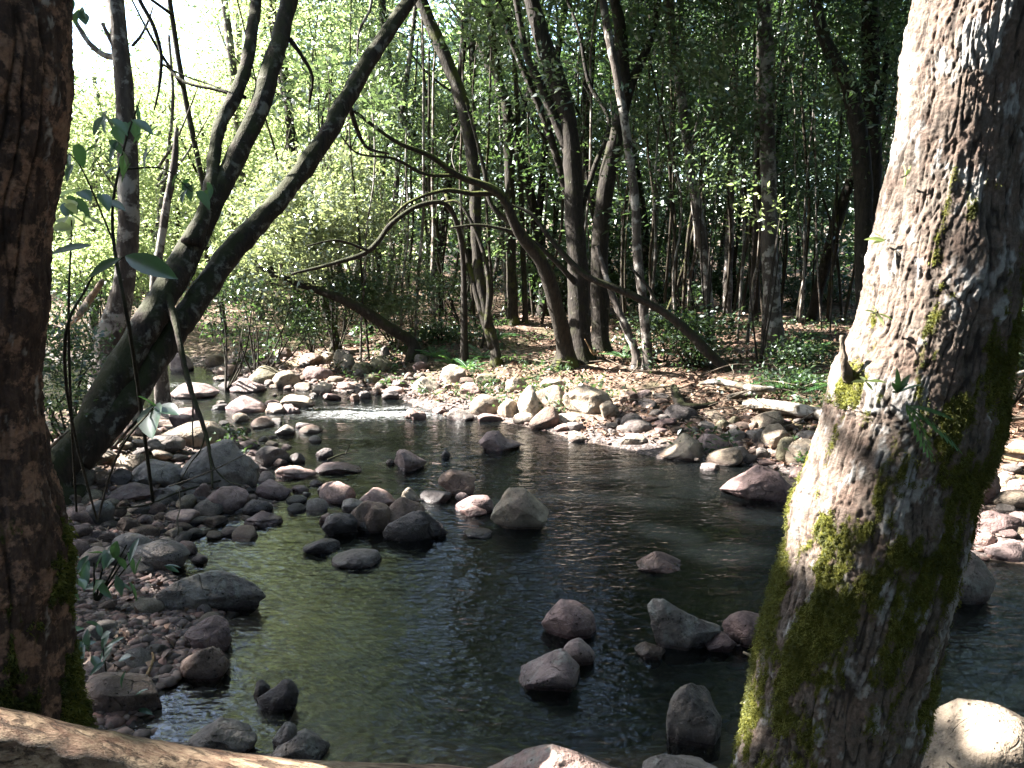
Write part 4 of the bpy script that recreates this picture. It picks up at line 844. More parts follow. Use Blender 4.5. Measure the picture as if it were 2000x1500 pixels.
def S_(path, Y0, Y1, hw): return stem_world(path, Y0, Y1, hw)
def topc(st, r, n): return ell(st[0][-1] + np.array([0, 0, .4]), r, n)
G = lambda *a: a
mid = [
 ('forked_tree', 'dark trunk curving left as it rises behind the fern clump', [S_([(968, 688), (946, 600), (931, 490), (926, 340), (905, 210), (874, 122), (818, -10), (790, -120)], 13.2, 14.5, [11, 10, 10, 12, 13, 13, 12, 10]), S_([(962, 680), (935, 590), (910, 500), (890, 430), (870, 380)], 13.2, 14, [8, 7, 6, 5, 3]), S_([(950, 640), (955, 560), (940, 480), (900, 400), (860, 395)], 13.2, 13.6, [6, 5, 4, 3, 2])], BARK_MOSS, 'the curving dark trunk'),
 ('leaning_tree', 'mossy trunk leaning far left over the stream from the bank', [S_([(1104, 682), (1088, 610), (1062, 520), (1012, 450), (975, 378), (895, 343), (839, 304), (772, 276), (692, 217), (640, 180)], 12.6, 11.0, [19, 16, 14, 11, 8, 6, 5, 4, 3, 1.5]), S_([(975, 378), (920, 378), (868, 372), (800, 395), (760, 430)], 12, 11.4, [6, 5, 4, 3, 2]), S_([(895, 343), (830, 340), (770, 310), (700, 300), (665, 265)], 11.7, 11, [4, 3.5, 3, 2, 1.5]), S_([(1010, 445), (960, 400), (945, 330), (930, 270), (910, 200)], 12.1, 12.3, [6, 5, 4, 3, 2])], BARK_MOSS, 'the mossy trunk leaning over the stream'),
 ('dark_forked_tree', 'stout dark forked tree with a pale sunlit foot on the bank', [S_([(1134, 688), (1130, 600), (1128, 500), (1122, 420), (1115, 280), (1087, 157), (1063, 87), (1035, -10), (1010, -120)], 13.0, 13.6, [27, 22, 20, 19, 18, 18, 17, 15, 12]), S_([(1117, 310), (1080, 224), (1052, 157), (1028, 105), (1008, 0), (990, -100)], 13.3, 13.4, [12, 9, 8, 7, 6, 5]), S_([(1126, 450), (1160, 330), (1190, 240), (1150, 160), (1130, 60), (1100, -20)], 13.3, 14, [5, 5, 4, 4, 3, 3]), S_([(1130, 560), (1080, 505), (1020, 460), (940, 440), (880, 445)], 13, 12.6, [6, 5, 4, 3, 2])], BARK, 'the stout dark forked tree'),
 ('dark_forked_tree', 'black trunk close behind the stout tree forking into a V', [S_([(1172, 660), (1172, 560), (1175, 437), (1196, 297), (1228, 175), (1252, 122), (1275, 60), (1300, -80)], 14.0, 14.4, [20, 18, 17, 15, 12, 9, 7, 5]), S_([(1222, 190), (1215, 100), (1208, 35), (1198, -20), (1190, -120)], 14.2, 14.5, [12, 12, 11, 10, 9])], BARK, 'the black V forked trunk'),
 ('slender_tree', 'slender grey speckled tree standing right of the black forked trunk', [S_([(1265, 700), (1257, 600), (1245, 500), (1238, 367), (1210, 175), (1192, 87), (1175, -10), (1160, -120)], 12.3, 13, [11, 9, 9, 9, 8, 8, 8, 7])], BARK_PALE, 'the slender speckled tree'),
 ('slender_tree', 'tall thin lichen spotted tree bending gently left in mid forest', [S_([(1386, 642), (1378, 520), (1353, 350), (1331, 192), (1310, 35), (1300, -100)], 14.6, 15, [11, 10, 10, 9, 9, 8]), S_([(1353, 280), (1375, 265), (1400, 230)], 14.7, 14.5, [2, 1.6, 1])], BARK_PALE, 'the thin lichen spotted tree'),
 ('blotched_tree', 'straight trunk with large cream blotches left of the mossy foreground trunk', [S_([(1518, 672), (1508, 600), (1504, 500), (1501, 350), (1498, 200), (1495, 70), (1490, -20), (1488, -120)], 13.6, 14, [20, 16, 15, 15, 14, 14, 13, 12])], BARK_PALE, 'the cream blotched tree'),
 ('dark_tree', 'dark bent tree leaning left beside the sunlit foreground trunk', [S_([(1690, 655), (1688, 520), (1682, 300), (1660, 175), (1632, 119), (1606, 60), (1580, -60)], 12.5, 12.8, [20, 17, 17, 16, 13, 11, 9])], BARK, 'the dark bent tree'),
 ('dark_tree', 'straight black trunk hard against the sunlit foreground trunk', [S_([(1712, 650), (1706, 500), (1703, 330), (1701, 175), (1699, 60), (1698, -80)], 13.4, 13.6, [22, 19, 18, 18, 17, 15]), S_([(1704, 350), (1712, 250), (1725, 170), (1735, 80)], 13.4, 13.6, [8, 7, 6, 4])], BARK, 'the straight black trunk'),
 ('sunlit_tree', 'upright trunk with a sunlit foot beyond the bright clearing', [S_([(1001, 606), (998, 480), (995, 330), (990, 215), (974, 160), (960, 60), (955, -60)], 17.5, 18, [12, 10, 10, 10, 9, 8, 7])], BARK_MOSS, 'the clearing edge tree'),
 ('slender_tree', 'thin dark stem paired with the clearing edge tree', [S_([(1026, 612), (1022, 500), (1018, 380), (1010, 200), (1000, 60), (990, -60)], 17.5, 18, [6, 5.5, 5, 5, 4, 4])], BARK_MOSS, None),
 ('leaning_sapling', 'pale stick like sapling leaning left before the slender speckled tree', [S_([(1242, 692), (1222, 640), (1205, 600), (1190, 560), (1165, 480)], 12.4, 12.8, [9, 8, 7, 6, 4])], BARK_PALE, None),
 ('fallen_tree', 'dark fallen trunk sloping up to the left across the forest edge', [S_([(1418, 722), (1380, 685), (1346, 650), (1290, 605), (1210, 566), (1140, 535), (1080, 472), (1040, 420), (1000, 400)], 11.6, 12.0, [11, 10, 9, 8, 7, 6, 5, 4, 2]), S_([(1290, 605), (1265, 560), (1230, 520)], 11.9, 12, [4, 3, 2])], BARK, 'the dark sloping fallen trunk'),
 ('fallen_tree', 'thick dark log slanting down to the stone bar on the far left', [S_([(806, 672), (760, 640), (690, 595), (630, 570), (560, 545), (500, 520)], 14.2, 13.5, [12, 11, 10, 8, 6, 4])], BARK, 'the slanting dark log'),
 ('arching_branch_tree', 'moss covered bough arching low through the bright leaves', [S_([(905, 520), (893, 440), (868, 398), (818, 402), (765, 437), (720, 490), (650, 515), (570, 535)], 13.5, 12.4, [5, 5, 4.5, 4.5, 5, 5, 4, 2.5]), S_([(720, 490), (660, 470), (600, 480)], 12.6, 12, [3, 2.5, 1.5])], BARK, None),
 ('small_tree', 'small leaning trunk with a pale streak above the stone bar', [S_([(655, 664), (643, 630), (632, 585), (622, 520), (600, 420)], 15, 15.3, [10, 9, 8, 7, 5])], BARK_MOSS, 'the small pale streaked trunk'),
 ('small_tree', 'small grey trunk seen between the pale blotched and leaning trees', [S_([(302, 560), (311, 497), (325, 402), (340, 325), (345, 250)], 11.5, 11.8, [9, 8, 7.5, 7, 4])], BARK_PALE, None),
 ('sunlit_tree', 'short straight trunk glowing white in a far sun patch', [S_([(1420, 624), (1422, 540), (1426, 420), (1430, 250), (1432, 60), (1432, -60)], 18, 18.4, [10, 9, 8, 8, 7, 6])], BARK_PALE, 'the white glowing trunk'),
 ('dark_tree', 'dark straight trunk between the white glowing and cream blotched trunks', [S_([(1472, 642), (1476, 520), (1480, 350), (1484, 180), (1486, 0), (1486, -80)], 16.5, 17, [11, 9, 9, 8, 8, 7])], BARK, None),
 ('leaning_tree', 'dark trunk crossing behind the sunlit leaves at top centre', [S_([(1060, 560), (1045, 420), (1000, 250), (940, 80), (910, -20), (890, -120)], 19, 19.5, [9, 9, 9, 10, 10, 9])], BARK, None),
 ('leaning_tree', 'mossy trunk leaning left beyond the curving dark trunk', [S_([(860, 600), (850, 480), (840, 380), (800, 250), (760, 120), (740, -60)], 20, 20.5, [11, 10, 9, 9, 8, 7])], BARK_MOSS, None),
 ('slender_tree', 'far straight trunk showing between the stout and slender trees', [S_([(1215, 590), (1160, 420), (1140, 250), (1150, 100), (1152, -60)], 19, 19.5, [7, 7, 7, 7, 6])], BARK, None),
]
MIDE = []
for nm, lab, stems, mat, ref in mid:
    t0 = stems[0][0][-1]; cr = None
    if t0[2] > 5.5: cr = (ell(t0 + np.array([0, 0, 1.0]), (1.9, 1.9, 2.2), 34), .55, 70, .12, .05, LEAF_SHADED if t0[0] > 1 else LEAF_GREY, None)
    elif t0[2] > 3.0: cr = (ell(t0, (.9, .9, .7), 14), .4, 40, .13, .055, LEAF_GREY, None)
    e = tree(nm, lab, stems, mat, (1, 1, 1, .5), cr, ref=ref); MIDE.append(e)
    if t0[2] > 5.5:     # low hanging sprays in front of the stems
        sp = catmull(stems[0][0], 6); sp = sp[sp[:, 2] > 3.4]; q_ = sp[rng.integers(len(sp), size=52)] + rng.normal(0, 1, (52, 3)) * np.array([1.2, .7, .6]) + np.array([0, -.5, .3])
        add_crown(e, np.array(e.location), q_, .42, 52, .11, .045, LEAF_GREY if t0[0] < 1.2 else LEAF_SHADED, .5, nm='sprays')
add_crown(MIDE[1], np.array(MIDE[1].location), np.vstack([ell((-1.5, 12.5, 10.0), (4.5, 2.6, 1.4), 170, .1), ell((-4.2, 14.4, 9.8), (3.6, 2.4, 1.3), 190, .1), ell((-.5, 14.6, 9.4), (3.6, 2.2, 1.2), 150, .1)]), .65, 50, .2, .09, LEAF_SUNLIT, .8, True, nm='added_shade_crown')  # unseen extra crown, added to shade the far bank and glow in reflections
add_crown(MIDE[2], np.array(MIDE[2].location), np.vstack([ell((4.0, 12.0, 10.2), (4.0, 2.6, 1.4), 160, .1), ell((2.0, 15.5, 10.5), (5, 2.0, 1.3), 130, .1)]), .65, 50, .2, .09, LEAF_GREY, .5, True, nm='added_shade_crown')  # second unseen crown added for shade on the far bank

def put(px, Y, land=.35):
    for dy in np.arange(0, 8, .4):
        b = P(px, 600, Y + dy); b[2] = 0
        if signed_dist(b[None, :2])[0] > land: b[2] = surf(b[0], b[1]); return b
    return b

def tlabel(base, px, py):
    near = sorted(TREEMARKS, key=lambda m: abs(m[0] - px) + .3 * abs(m[1] - py))
    for m in near:
        s = f"{base} {'right of' if px > m[0] else 'left of'} {m[2]}"
        if s not in USED: USED.add(s); return s
    for m, q in zip(near * 3, range(40)):
        for o_ in ('second', 'third', 'fourth'):
            s = f"{o_} {base} {'right of' if px > m[0] else 'left of'} {m[2]}"
            if s not in USED: USED.add(s); return s
    return base

def straight(b, h, r, lean=.12, n=6, wob=.10):
    l = rng.normal(0, lean, 2); z = np.linspace(0, h, n); w = np.cumsum(rng.normal(0, wob, (n, 2)), 0)
    p = np.column_stack([b[0] + l[0] * z + w[:, 0] - w[0, 0], b[1] + l[1] * z + w[:, 1] - w[0, 1], b[2] + z])
    return p, r * np.linspace(1, .45, n)

# crowned forest trees further back, nearest first
slots = []
for px in np.arange(-140, 1790, 74): slots.append((px + rng.uniform(-25, 25), rng.uniform(16.5, 21)))
for px in np.arange(-140, 1790, 82): slots.append((px + rng.uniform(-25, 25), rng.uniform(22, 29)))
LAST = {}
for px, Yv in slots:
    b = put(px, Yv)
    if b[1] < 14: continue
    left = px < 640; h = rng.uniform(8, 12) * (1.1 if px > 800 else .62 if px < 400 else 1.35)
    st = [straight(b, h, rng.uniform(.06, .13))]
    for q in range(4):
        f = rng.uniform(.35, .85); p0 = st[0][0][0] * (1 - f) + st[0][0][-1] * f; d = unit(np.array([rng.normal(), rng.normal(), .8])); ln = rng.uniform(1, 2.2)
        st.append((np.array([p0, p0 + d * ln * .5 + [0, 0, .1], p0 + d * ln + [0, 0, .5]]), np.array([.035, .025, .01])))
    mt_ = (LEAF_SUNLIT if rng.random() < (.92 if px > 400 else .68) else LEAF_PALE if rng.random() < .5 else LEAF_GREY) if px < 690 else (LEAF_GREY if px < 1000 else LEAF_SHADED) if rng.random() < .85 else LEAF_SUNLIT if px < 800 else LEAF_GREY  # leaf colour carries the change from sunlit left to shaded right
    far = b[1] > 21.5; n_ = int((62 if not far else 58) * (1.45 if px > 430 else 1))
    lo = 2.6 if px < 640 else 3.2
    c = np.column_stack([st[0][0][-1][0] * .5 + b[0] * .5 + rng.normal(0, 1.25, n_), b[1] + rng.normal(0, 1.2, n_), b[2] + rng.triangular(lo - 1.2, lo + 2.4, h + 1.5, n_)])
    L = .125 if not far else .17
    if px < 430:
        _, cy_ = proj(c); c = c[cy_ > np.interp(px, [-140, 60, 250, 430], [100, 170, 130, -30]) + rng.normal(0, 35, len(c))]
        if len(c) < 3: continue
    base = ('sunlit leafy tree' if mt_ is LEAF_SUNLIT else 'pale leafed tree' if mt_ is LEAF_PALE else 'grey green leafed tree' if mt_ is LEAF_GREY else 'shaded leafy tree') + (' deep in the forest' if far else ' in front')
    e = tree('forest_tree', tlabel(base, px, 580), st, BARK if rng.random() < .6 else BARK_PALE, (1, 1, 1, .5), (c, .55, 78, L, L * .42, mt_, None), group='trees of the forest behind the stream', seg=9)

# bare saplings of the shaded understory
for q in range(126):
    px = rng.uniform(1120, 1740) if q < 80 else rng.uniform(560, 1120); b = put(px, rng.uniform(14, 27))
    h = rng.uniform(4, 8); st = [straight(b, h, rng.uniform(.02, .05) * b[1] / 18, .09, 7, .07)]
    if rng.random() < .6:
        p0 = st[0][0][3]; st.append((np.array([p0, p0 + [rng.normal(0, .3), .1, .5], p0 + [rng.normal(0, .6), .1, 1.2]]), np.array([.014, .01, .005])))
    pale = rng.random() < .4
    e = tree('sapling', tlabel('bare pale sapling' if pale else 'bare dark sapling', px, 600), st, BARK_PALE if pale else BARK_MOSS, (1.2, 1.15, 1.05, .6), (ell(st[0][0][-1], (.7, .7, .6), 7), .35, 30, .12, .05, LEAF_SHADED if px > 1000 else LEAF_GREY, None), group='thin saplings in the shaded understory', seg=7)

# ------------------------------------------------------------------ unseen trees outside the frame, added to shade the stream and show in its reflections
OFF = [(-7.5, 1.5, 9), (-9.5, 6.2, 10), (-12, 10.5, 10.5), (-13, 2.5, 12), (-16, 7, 13), (-11, -3.5, 11), (-21, 4, 14), (-6.5, -2.5, 9), (-3.2, -1.8, 8.2), (3.8, -2.2, 8.5), (6.5, 3.0, 9), (8.8, 8.5, 10), (-17, -2, 14), (10, 14, 10), (0.5, -4.5, 9), (-6, -6, 10), (6, -6, 10), (1, -9, 11), (8.5, -1, 9), (-9, -9, 12), (9.5, 5, 8.5), (12, 9, 9), (13, 2.5, 10), (15, 14, 10), (17, 7, 12), (12.5, -5, 10), (-10, 1, 8)]
OW = ['behind the camera', 'on the left bank', 'on the right bank']
for q, (x, y, h) in enumerate(OFF):
    b = np.array([x, y, 0.0])
    for _ in range(12):
        if signed_dist(b[None, :2])[0] > .3: break
        b[1] -= .5
    b[2] = surf(b[0], b[1]); st = [straight(b, h, .16, .05, 7)]
    for w in range(6):
        f = rng.uniform(.5, .95); p0 = st[0][0][0] * (1 - f) + st[0][0][-1] * f; d = unit(np.array([rng.normal(), rng.normal(), .5])); ln = rng.uniform(1.5, 3)
        st.append((np.array([p0, p0 + d * ln * .5 + [0, 0, .2], p0 + d * ln + [0, 0, .7]]), np.array([.06, .04, .012])))
    c = ell((b[0] + .3, b[1], h - .6), (3.8, 3.8, 2.6), 160, .2)
    if y < -3 or x > 8 or (x, y) == (-10, 1): c = np.vstack([c, ell((b[0], b[1], 3.4), (2.6, 2.4, 2.8), 110, .2)])  # low crowns added to shut out sky light from the sides
    place = 'behind the camera' if y < 1.5 else 'on the left bank' if x < 0 else 'on the right bank'
    tree('added_shade_tree', f"{['broad', 'tall', 'dense', 'spreading', 'high', 'leafy'][q % 6]} {['green', 'dark', 'mossy', 'old', 'grey'][q // 6]} canopy tree {place} added unseen to shade the stream", st, BARK, (1, 1, 1, .5), (c, .8, 52, .24, .11, LEAF_SUNLIT if x < -8 and y > 8 else LEAF_SHADED if y < 1.5 or x > 8 else LEAF_GREY, .5, True), group='unseen canopy trees added for shade', seg=10)
# crown of the foreground trees, over the pool
c = np.vstack([ell((1.6, 3.4, 7.6), (3.4, 2.8, 1.4), 150, .1)])
add_crown(right_tree, np.array(right_tree.location), c, .6, 46, .16, .08, LEAF_SHADED, .5, True)
c = np.vstack([ell((-3.0, 1.6, 8.0), (2.8, 2.6, 1.4), 120, .1)])
add_crown(left_tree, np.array(left_tree.location), c, .6, 46, .16, .08, LEAF_SHADED, .6, True)
for e, rows, Y_, top in ((right_tree, RIGHT_ROWS, 2.2, (2.2, 2.6, 7.4)), (left_tree, LEFT_ROWS, 2.2, (-2.9, .9, 8))):
    a = P(rows[0][1], rows[0][0], Y_); r0 = rows[0][2] / FOC * Y_ * .97; loc = np.array(e.location)
    p = np.array([a + (a - np.array(top)) * .02, a * .5 + np.array(top) * .5, top])
    parts = [tube(p - loc, [r0 * .96, r0 * .75, r0 * .3], 20, .08, 6)]
    for w in range(5):
        f = rng.uniform(.3, .95); p0 = a * (1 - f) + np.array(top) * f; d = unit(np.array([rng.normal() if e is right_tree else -abs(rng.normal()), rng.normal() if e is right_tree else -abs(rng.normal()) * .6, .4])); ln = rng.uniform(1.2, 2.4)
        parts.append(tube(np.array([p0, p0 + d * ln * .5, p0 + d * ln + [0, 0, .5]]) - loc, [.07, .045, .015], 8, .1, 6))
    V, fs = join(parts); link('limbs', make_mesh('limbs', V, fs, BARK), parent=e, color=(1, 1, 1, .5))

# ------------------------------------------------------------------ far woods closing the view
def woods():
    n = 3300; px = rng.uniform(-500, 2100, n); Yv = rng.uniform(27, 52, n)
    c = np.array([P(a, 600, b) for a, b in zip(px, Yv)]); gz = terrain(c[:, 0], c[:, 1])
    top = np.interp(px, [-500, 100, 420, 800, 1300, 2100], [5.0, 5.5, 8, 13, 16, 16])
    c[:, 2] = gz + rng.uniform(.02, 1, n) ** 1.15 * top
    n3 = 900; a3 = rng.uniform(math.radians(52), math.radians(305), n3); r3 = rng.uniform(20, 34, n3)      # unseen ring of the same woods, added to cut sky light
    s3 = np.column_stack([np.sin(a3) * r3, np.cos(a3) * r3, np.zeros(n3)]); s3[:, 2] = terrain(s3[:, 0], s3[:, 1]) + rng.uniform(.02, 1, n3) * 11
    c = np.vstack([c, s3]); px = np.concatenate([px, np.full(n3, 900.)]); n += n3
    c2, k = clumped(c, 1.0, 34); bad = in_gap(c2) & (rng.random(len(c2)) < .5) | in_refl(c2); c2 = c2[~bad]; k = k[~bad]
    ct = np.clip(np.interp(px, [0, 500, 1000, 1600], [.75, .6, .4, .25]) + rng.normal(0, .2, n), 0, 1)  # tint carries sunlight at the left and shade towards the right
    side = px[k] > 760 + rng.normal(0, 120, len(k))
    for sel, mt_ in ((~side, LEAF_SUNLIT), (side, LEAF_SHADED)):
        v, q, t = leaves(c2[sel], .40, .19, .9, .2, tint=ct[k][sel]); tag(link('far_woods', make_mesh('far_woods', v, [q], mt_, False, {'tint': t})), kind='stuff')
woods()
# ------------------------------------------------------------------ shrubs along the far bank
def shrub(name, label, px, py, Y, r, n, npc, L, mat, tint=.5, z=None, stems=5, group='shrubs along the far bank', cat='shrub', droop=.25):
    c0 = P(px, py, Y); b = c0.copy(); b[2] = surf(b[0], b[1])
    e = empty(name, b); tag(e, label, cat, group); parts = []
    cl = ell(c0, r, n, .2); cl[:, 2] = np.maximum(cl[:, 2], b[2] + .12)
    for s in range(stems):
        t = cl[rng.integers(n)]; m_ = (b + t) / 2 + rng.normal(0, .08, 3); parts.append(tube(np.array([b - [0, 0, .05], m_, t]) - b, [.018, .012, .004], 6))
    V, fs = join(parts); link('stems', make_mesh('stems', V, fs, BARK), parent=e, color=(1, 1, 1, .4))
    add_crown(e, b, cl, .30, int(npc * 1.4), L * .8, L * .34, mat, tint, nm='foliage', droop=droop)
    return e
SH = [
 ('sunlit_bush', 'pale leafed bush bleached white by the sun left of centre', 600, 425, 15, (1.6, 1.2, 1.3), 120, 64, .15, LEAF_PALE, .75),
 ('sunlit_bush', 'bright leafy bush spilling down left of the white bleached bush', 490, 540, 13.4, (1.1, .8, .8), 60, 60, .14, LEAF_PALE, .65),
 ('dark_bush', 'dark glinting bush above the upstream stones', 520, 620, 14, (1.3, .8, .6), 50, 55, .11, LEAF_SHADED, .3),
 ('dark_bush', 'dark bush with white glints beneath the slanting log', 650, 590, 14.6, (1.2, .8, .6), 44, 55, .11, LEAF_SHADED, .4),
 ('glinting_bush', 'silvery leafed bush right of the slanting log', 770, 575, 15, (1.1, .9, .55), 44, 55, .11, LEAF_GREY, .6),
 ('dark_bush', 'dark low bush under the curving dark trunk', 865, 655, 15.5, (1.1, .7, .45), 34, 50, .10, LEAF_SHADED, .4),
 ('leafy_bush', 'dark leafy bush beneath the dark sloping fallen trunk', 1350, 655, 12.4, (.75, .5, .42), 34, 50, .11, LEAF_SHADED, .5),
 ('leafy_bush', 'small bright tipped bush beside the dark sloping fallen trunk', 1300, 640, 13, (.5, .4, .35), 18, 46, .10, LEAF_GREY, .6),
 ('leafy_bush', 'dark low bush at the foot of the cream blotched tree', 1560, 700, 12.6, (.6, .5, .3), 22, 44, .10, LEAF_SHADED, .4),
 ('leafy_bush', 'dark low bush left of the mossy foreground trunk foot', 1540, 765, 10.4, (.5, .4, .22), 18, 44, .09, LEAF_SHADED, .4),
 ('dark_bush', 'dense dark bush behind the leaning tree stems', 430, 600, 12.5, (.8, .6, .6), 30, 55, .11, LEAF_SHADED, .3),
 ('bright_bush', 'yellow green bush behind the pale blotched tree', 190, 500, 15, (1.3, .9, .9), 50, 55, .13, LEAF_SUNLIT, .7),
 ('bright_bush', 'yellow green bush between the pale tree and the leaning tree', 330, 420, 15.5, (1.3, .9, 1.2), 56, 55, .13, LEAF_SUNLIT, .65),
 ('dark_bush', 'low dark bush over the upstream cobbles at the left', 170, 575, 15, (1.2, .7, .5), 30, 50, .11, LEAF_SHADED, .5),
 ('glinting_bush', 'grey green bush filling the gap under the arching bough', 720, 430, 17, (1.4, .9, 1.1), 56, 55, .13, LEAF_GREY, .6),
 ('glinting_bush', 'grey green bush behind the mossy leaning trunk', 900, 470, 17.5, (1.4, .9, 1.1), 50, 55, .13, LEAF_GREY, .5),
 ('dark_bush', 'black green undergrowth behind the stout dark forked tree', 1080, 520, 19, (1.6, .9, 1.0), 46, 55, .14, LEAF_SHADED, .4),
 ('dark_bush', 'black green undergrowth behind the slender speckled tree', 1270, 510, 19, (1.5, .9, 1.1), 46, 55, .14, LEAF_SHADED, .4),
 ('dark_bush', 'black green undergrowth behind the thin lichen spotted tree', 1400, 440, 20, (1.5, .9, 1.3), 50, 55, .14, LEAF_SHADED, .4),
 ('dark_bush', 'black green undergrowth behind the cream blotched tree', 1560, 430, 20, (1.7, .9, 1.5), 56, 55, .14, LEAF_SHADED, .35),
 ('dark_bush', 'low dark undergrowth behind the white glowing trunk', 1440, 560, 20, (1.5, .8, .45), 36, 55, .13, LEAF_SHADED, .35),
 ('dark_bush', 'low dark undergrowth right of the cream blotched tree', 1620, 565, 19, (1.3, .8, .5), 36, 55, .13, LEAF_SHADED, .35),
 ('dark_bush', 'low dark undergrowth left of the thin lichen spotted tree', 1300, 565, 18.5, (1.1, .8, .45), 32, 55, .13, LEAF_SHADED, .4),
 ('dark_bush', 'low dark undergrowth right of the clearing edge tree', 1075, 560, 20, (1.0, .8, .5), 30, 55, .13, LEAF_SHADED, .4),
 ('dark_bush', 'low dark undergrowth left of the clearing edge tree', 930, 560, 18.5, (1.0, .8, .5), 30, 55, .13, LEAF_SHADED, .4),
 ('spray_bush', 'pale leafed spray lit white beside the thin lichen spotted tree', 1400, 325, 12.8, (.45, .3, .4), 14, 26, .12, LEAF_GREY, .95),
 ('spray_bush', 'bright green spray hanging before the cream blotched tree', 1500, 400, 12, (.38, .3, .28), 9, 24, .12, LEAF_SUNLIT, .9),
 ('dark_bush', 'dark undergrowth seen right of the mossy foreground trunk', 1985, 640, 9, (.5, .6, .9), 34, 50, .11, LEAF_SHADED, .3),
 ('dark_bush', 'dark leafy silhouette in front of the upstream water', 120, 700, 7.6, (.42, .3, .36), 30, 40, .075, LEAF_SHADED, .2),
 ('dark_bush', 'dark leafy twigs left of the leaning tree foot', 120, 800, 7.2, (.32, .3, .3), 20, 34, .07, LEAF_SHADED, .3),
]
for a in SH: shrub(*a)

# ------------------------------------------------------------------ broad leaves close to the camera
def broad_leaf(base, d, nrm, L, W, curl=.12, heart=True):
    d = unit(np.asarray(d, float)); s = unit(np.cross(d, nrm)); n = np.cross(s, d)
    t = np.array([0, .10, .28, .5, .72, .9, 1.0]); w = (np.array([.12, .72, 1, .9, .6, .24, 0]) if heart else np.array([.05, .45, .85, 1, .75, .32, 0])) * W / 2
    rows = []
    for u in (-1, -.5, 0, .5, 1):
        rows.append(base + d * (t * L - (heart * .06 * L * abs(u) * (t < .2)))[:, None] + s * (u * w)[:, None] + n * (abs(u) ** 1.3 * w * .28 - curl * L * t ** 2)[:, None])
    V = np.array(rows).reshape(-1, 3); k = len(t); i = np.arange(4)[:, None] * k; j = np.arange(k - 1)[None]
    return V, np.stack([i + j, i + j + 1, i + k + j + 1, i + k + j], -1).reshape(-1, 4)

def leafy_plant(name, label, base, items, mat, stems, cat='plant', group=None, tint=.4):
    """items: (point, direction, length, width); stems: (pts, radii) in world space"""
    e = empty(name, base); tag(e, label, cat, group); base = np.asarray(base)
    V, fs = join([tube(np.asarray(p) - base, r, 7) for p, r in stems]); link('stem', make_mesh('stem', V, fs, BARK), parent=e, color=(1.1, 1.2, .9, .3))
    vs, qs, tt = [], [], []; n = 0
    for it in items:
        p, d, L, W = it[:4]; hrt = it[4] if len(it) > 4 else True
        v, q = broad_leaf(np.asarray(p) - base, d, np.array([rng.normal(0, .35), -.35 + rng.normal(0, .25), 1.0]), L, W, rng.uniform(.05, .3), hrt)
        vs.append(v); qs.append(q + n); n += len(v); tt.append(np.full(len(v), np.clip(tint + rng.normal(0, .2), 0, 1)))
    link('leaves', make_mesh('leaves', np.vstack(vs), [np.vstack(qs)], mat, True, {'tint': np.concatenate(tt)}), parent=e)
    return e
def rdir(dn=.5): return np.array([rng.normal(0, .8), rng.normal(-.2, .5), -dn + rng.normal(0, .35)])

b = PS(300, 985); b[2] -= .02
st = [(np.array([b, P(262, 700, 4.4), P(220, 450, 4.4), P(240, 300, 4.4), P(275, 190, 4.4)]), [.014, .012, .009, .006, .003]), (np.array([P(225, 480, 4.4), P(160, 330, 4.4), P(120, 290, 4.3)]), [.006, .004, .002]), (np.array([P(245, 330, 4.4), P(320, 330, 4.5), P(375, 375, 4.5)]), [.006, .004, .002])]
it = [(P(rng.uniform(195, 310), rng.uniform(205, 330), 4.4 + rng.uniform(-.2, .2)), rdir(.8), rng.uniform(.08, .14), rng.uniform(.045, .08)) for _ in range(22)]
it += [(P(rng.uniform(345, 415), rng.uniform(335, 385), 4.5 + rng.uniform(-.1, .1)), rdir(.9), rng.uniform(.08, .13), rng.uniform(.05, .07)) for _ in range(9)]
it += [(P(rng.uniform(115, 215), rng.uniform(260, 400), 4.3 + rng.uniform(-.2, .2)), rdir(.7), rng.uniform(.09, .15), rng.uniform(.05, .08)) for _ in range(12)]
leafy_plant('broad_leaved_sapling', 'sapling with big dark drooping leaves before the pale blotched tree', b, it, LEAF_NEAR, st)
b = PS(150, 1010)
it = [(P(rng.uniform(112, 185), rng.uniform(380, 500), 3.9 + rng.uniform(-.2, .2)), rdir(.6), rng.uniform(.07, .12), rng.uniform(.05, .075)) for _ in range(13)]
leafy_plant('young_plant', 'yellow green backlit leaves beside the dark left trunk', b, it, LEAF_SUNLIT, [(np.array([b, P(135, 700, 3.9), P(140, 430, 3.9)]), [.009, .007, .003])], tint=.8)
b = PS(190, 1020)
it = [(P(245, 500, 2.6), P(372, 548, 2.5) - P(245, 500, 2.6), .21, .075, False), (P(300, 795, 3.0), P(292, 845, 2.9) - P(300, 795, 3.0), .15, .12), (P(305, 795, 3.0), P(365, 805, 2.9) - P(305, 795, 3.0), .13, .075, False), (P(298, 792, 3.0), P(275, 770, 2.95) - P(298, 792, 3.0), .08, .06), (P(236, 505, 2.6), np.array([-.6, -.2, -.3]), .12, .05, False), (P(180, 480, 2.65), np.array([-.7, -.2, -.1]), .14, .05, False)]
leafy_plant('broad_leaved_shoot', 'close teal green leaves floating before the leaning tree', b, it, LEAF_NEAR, [(np.array([b, P(225, 900, 3.0), P(300, 795, 3.0)]), [.007, .005, .003]), (np.array([b, P(130, 760, 2.8), P(170, 560, 2.65), P(245, 500, 2.6)]), [.008, .006, .004, .002])], tint=.55)
b = PS(185, 1180)
it = [(P(rng.uniform(125, 280), rng.uniform(1045, 1140), b[1] - .1 + rng.uniform(-.2, .2)), rdir(.7), rng.uniform(.10, .17), rng.uniform(.035, .065), False) for _ in range(30)]
it += [(P(320, 1105, b[1]), np.array([1, -.2, .25]), .12, .03, False), (P(322, 1105, b[1]), np.array([1, -.3, -.25]), .1, .03, False)]
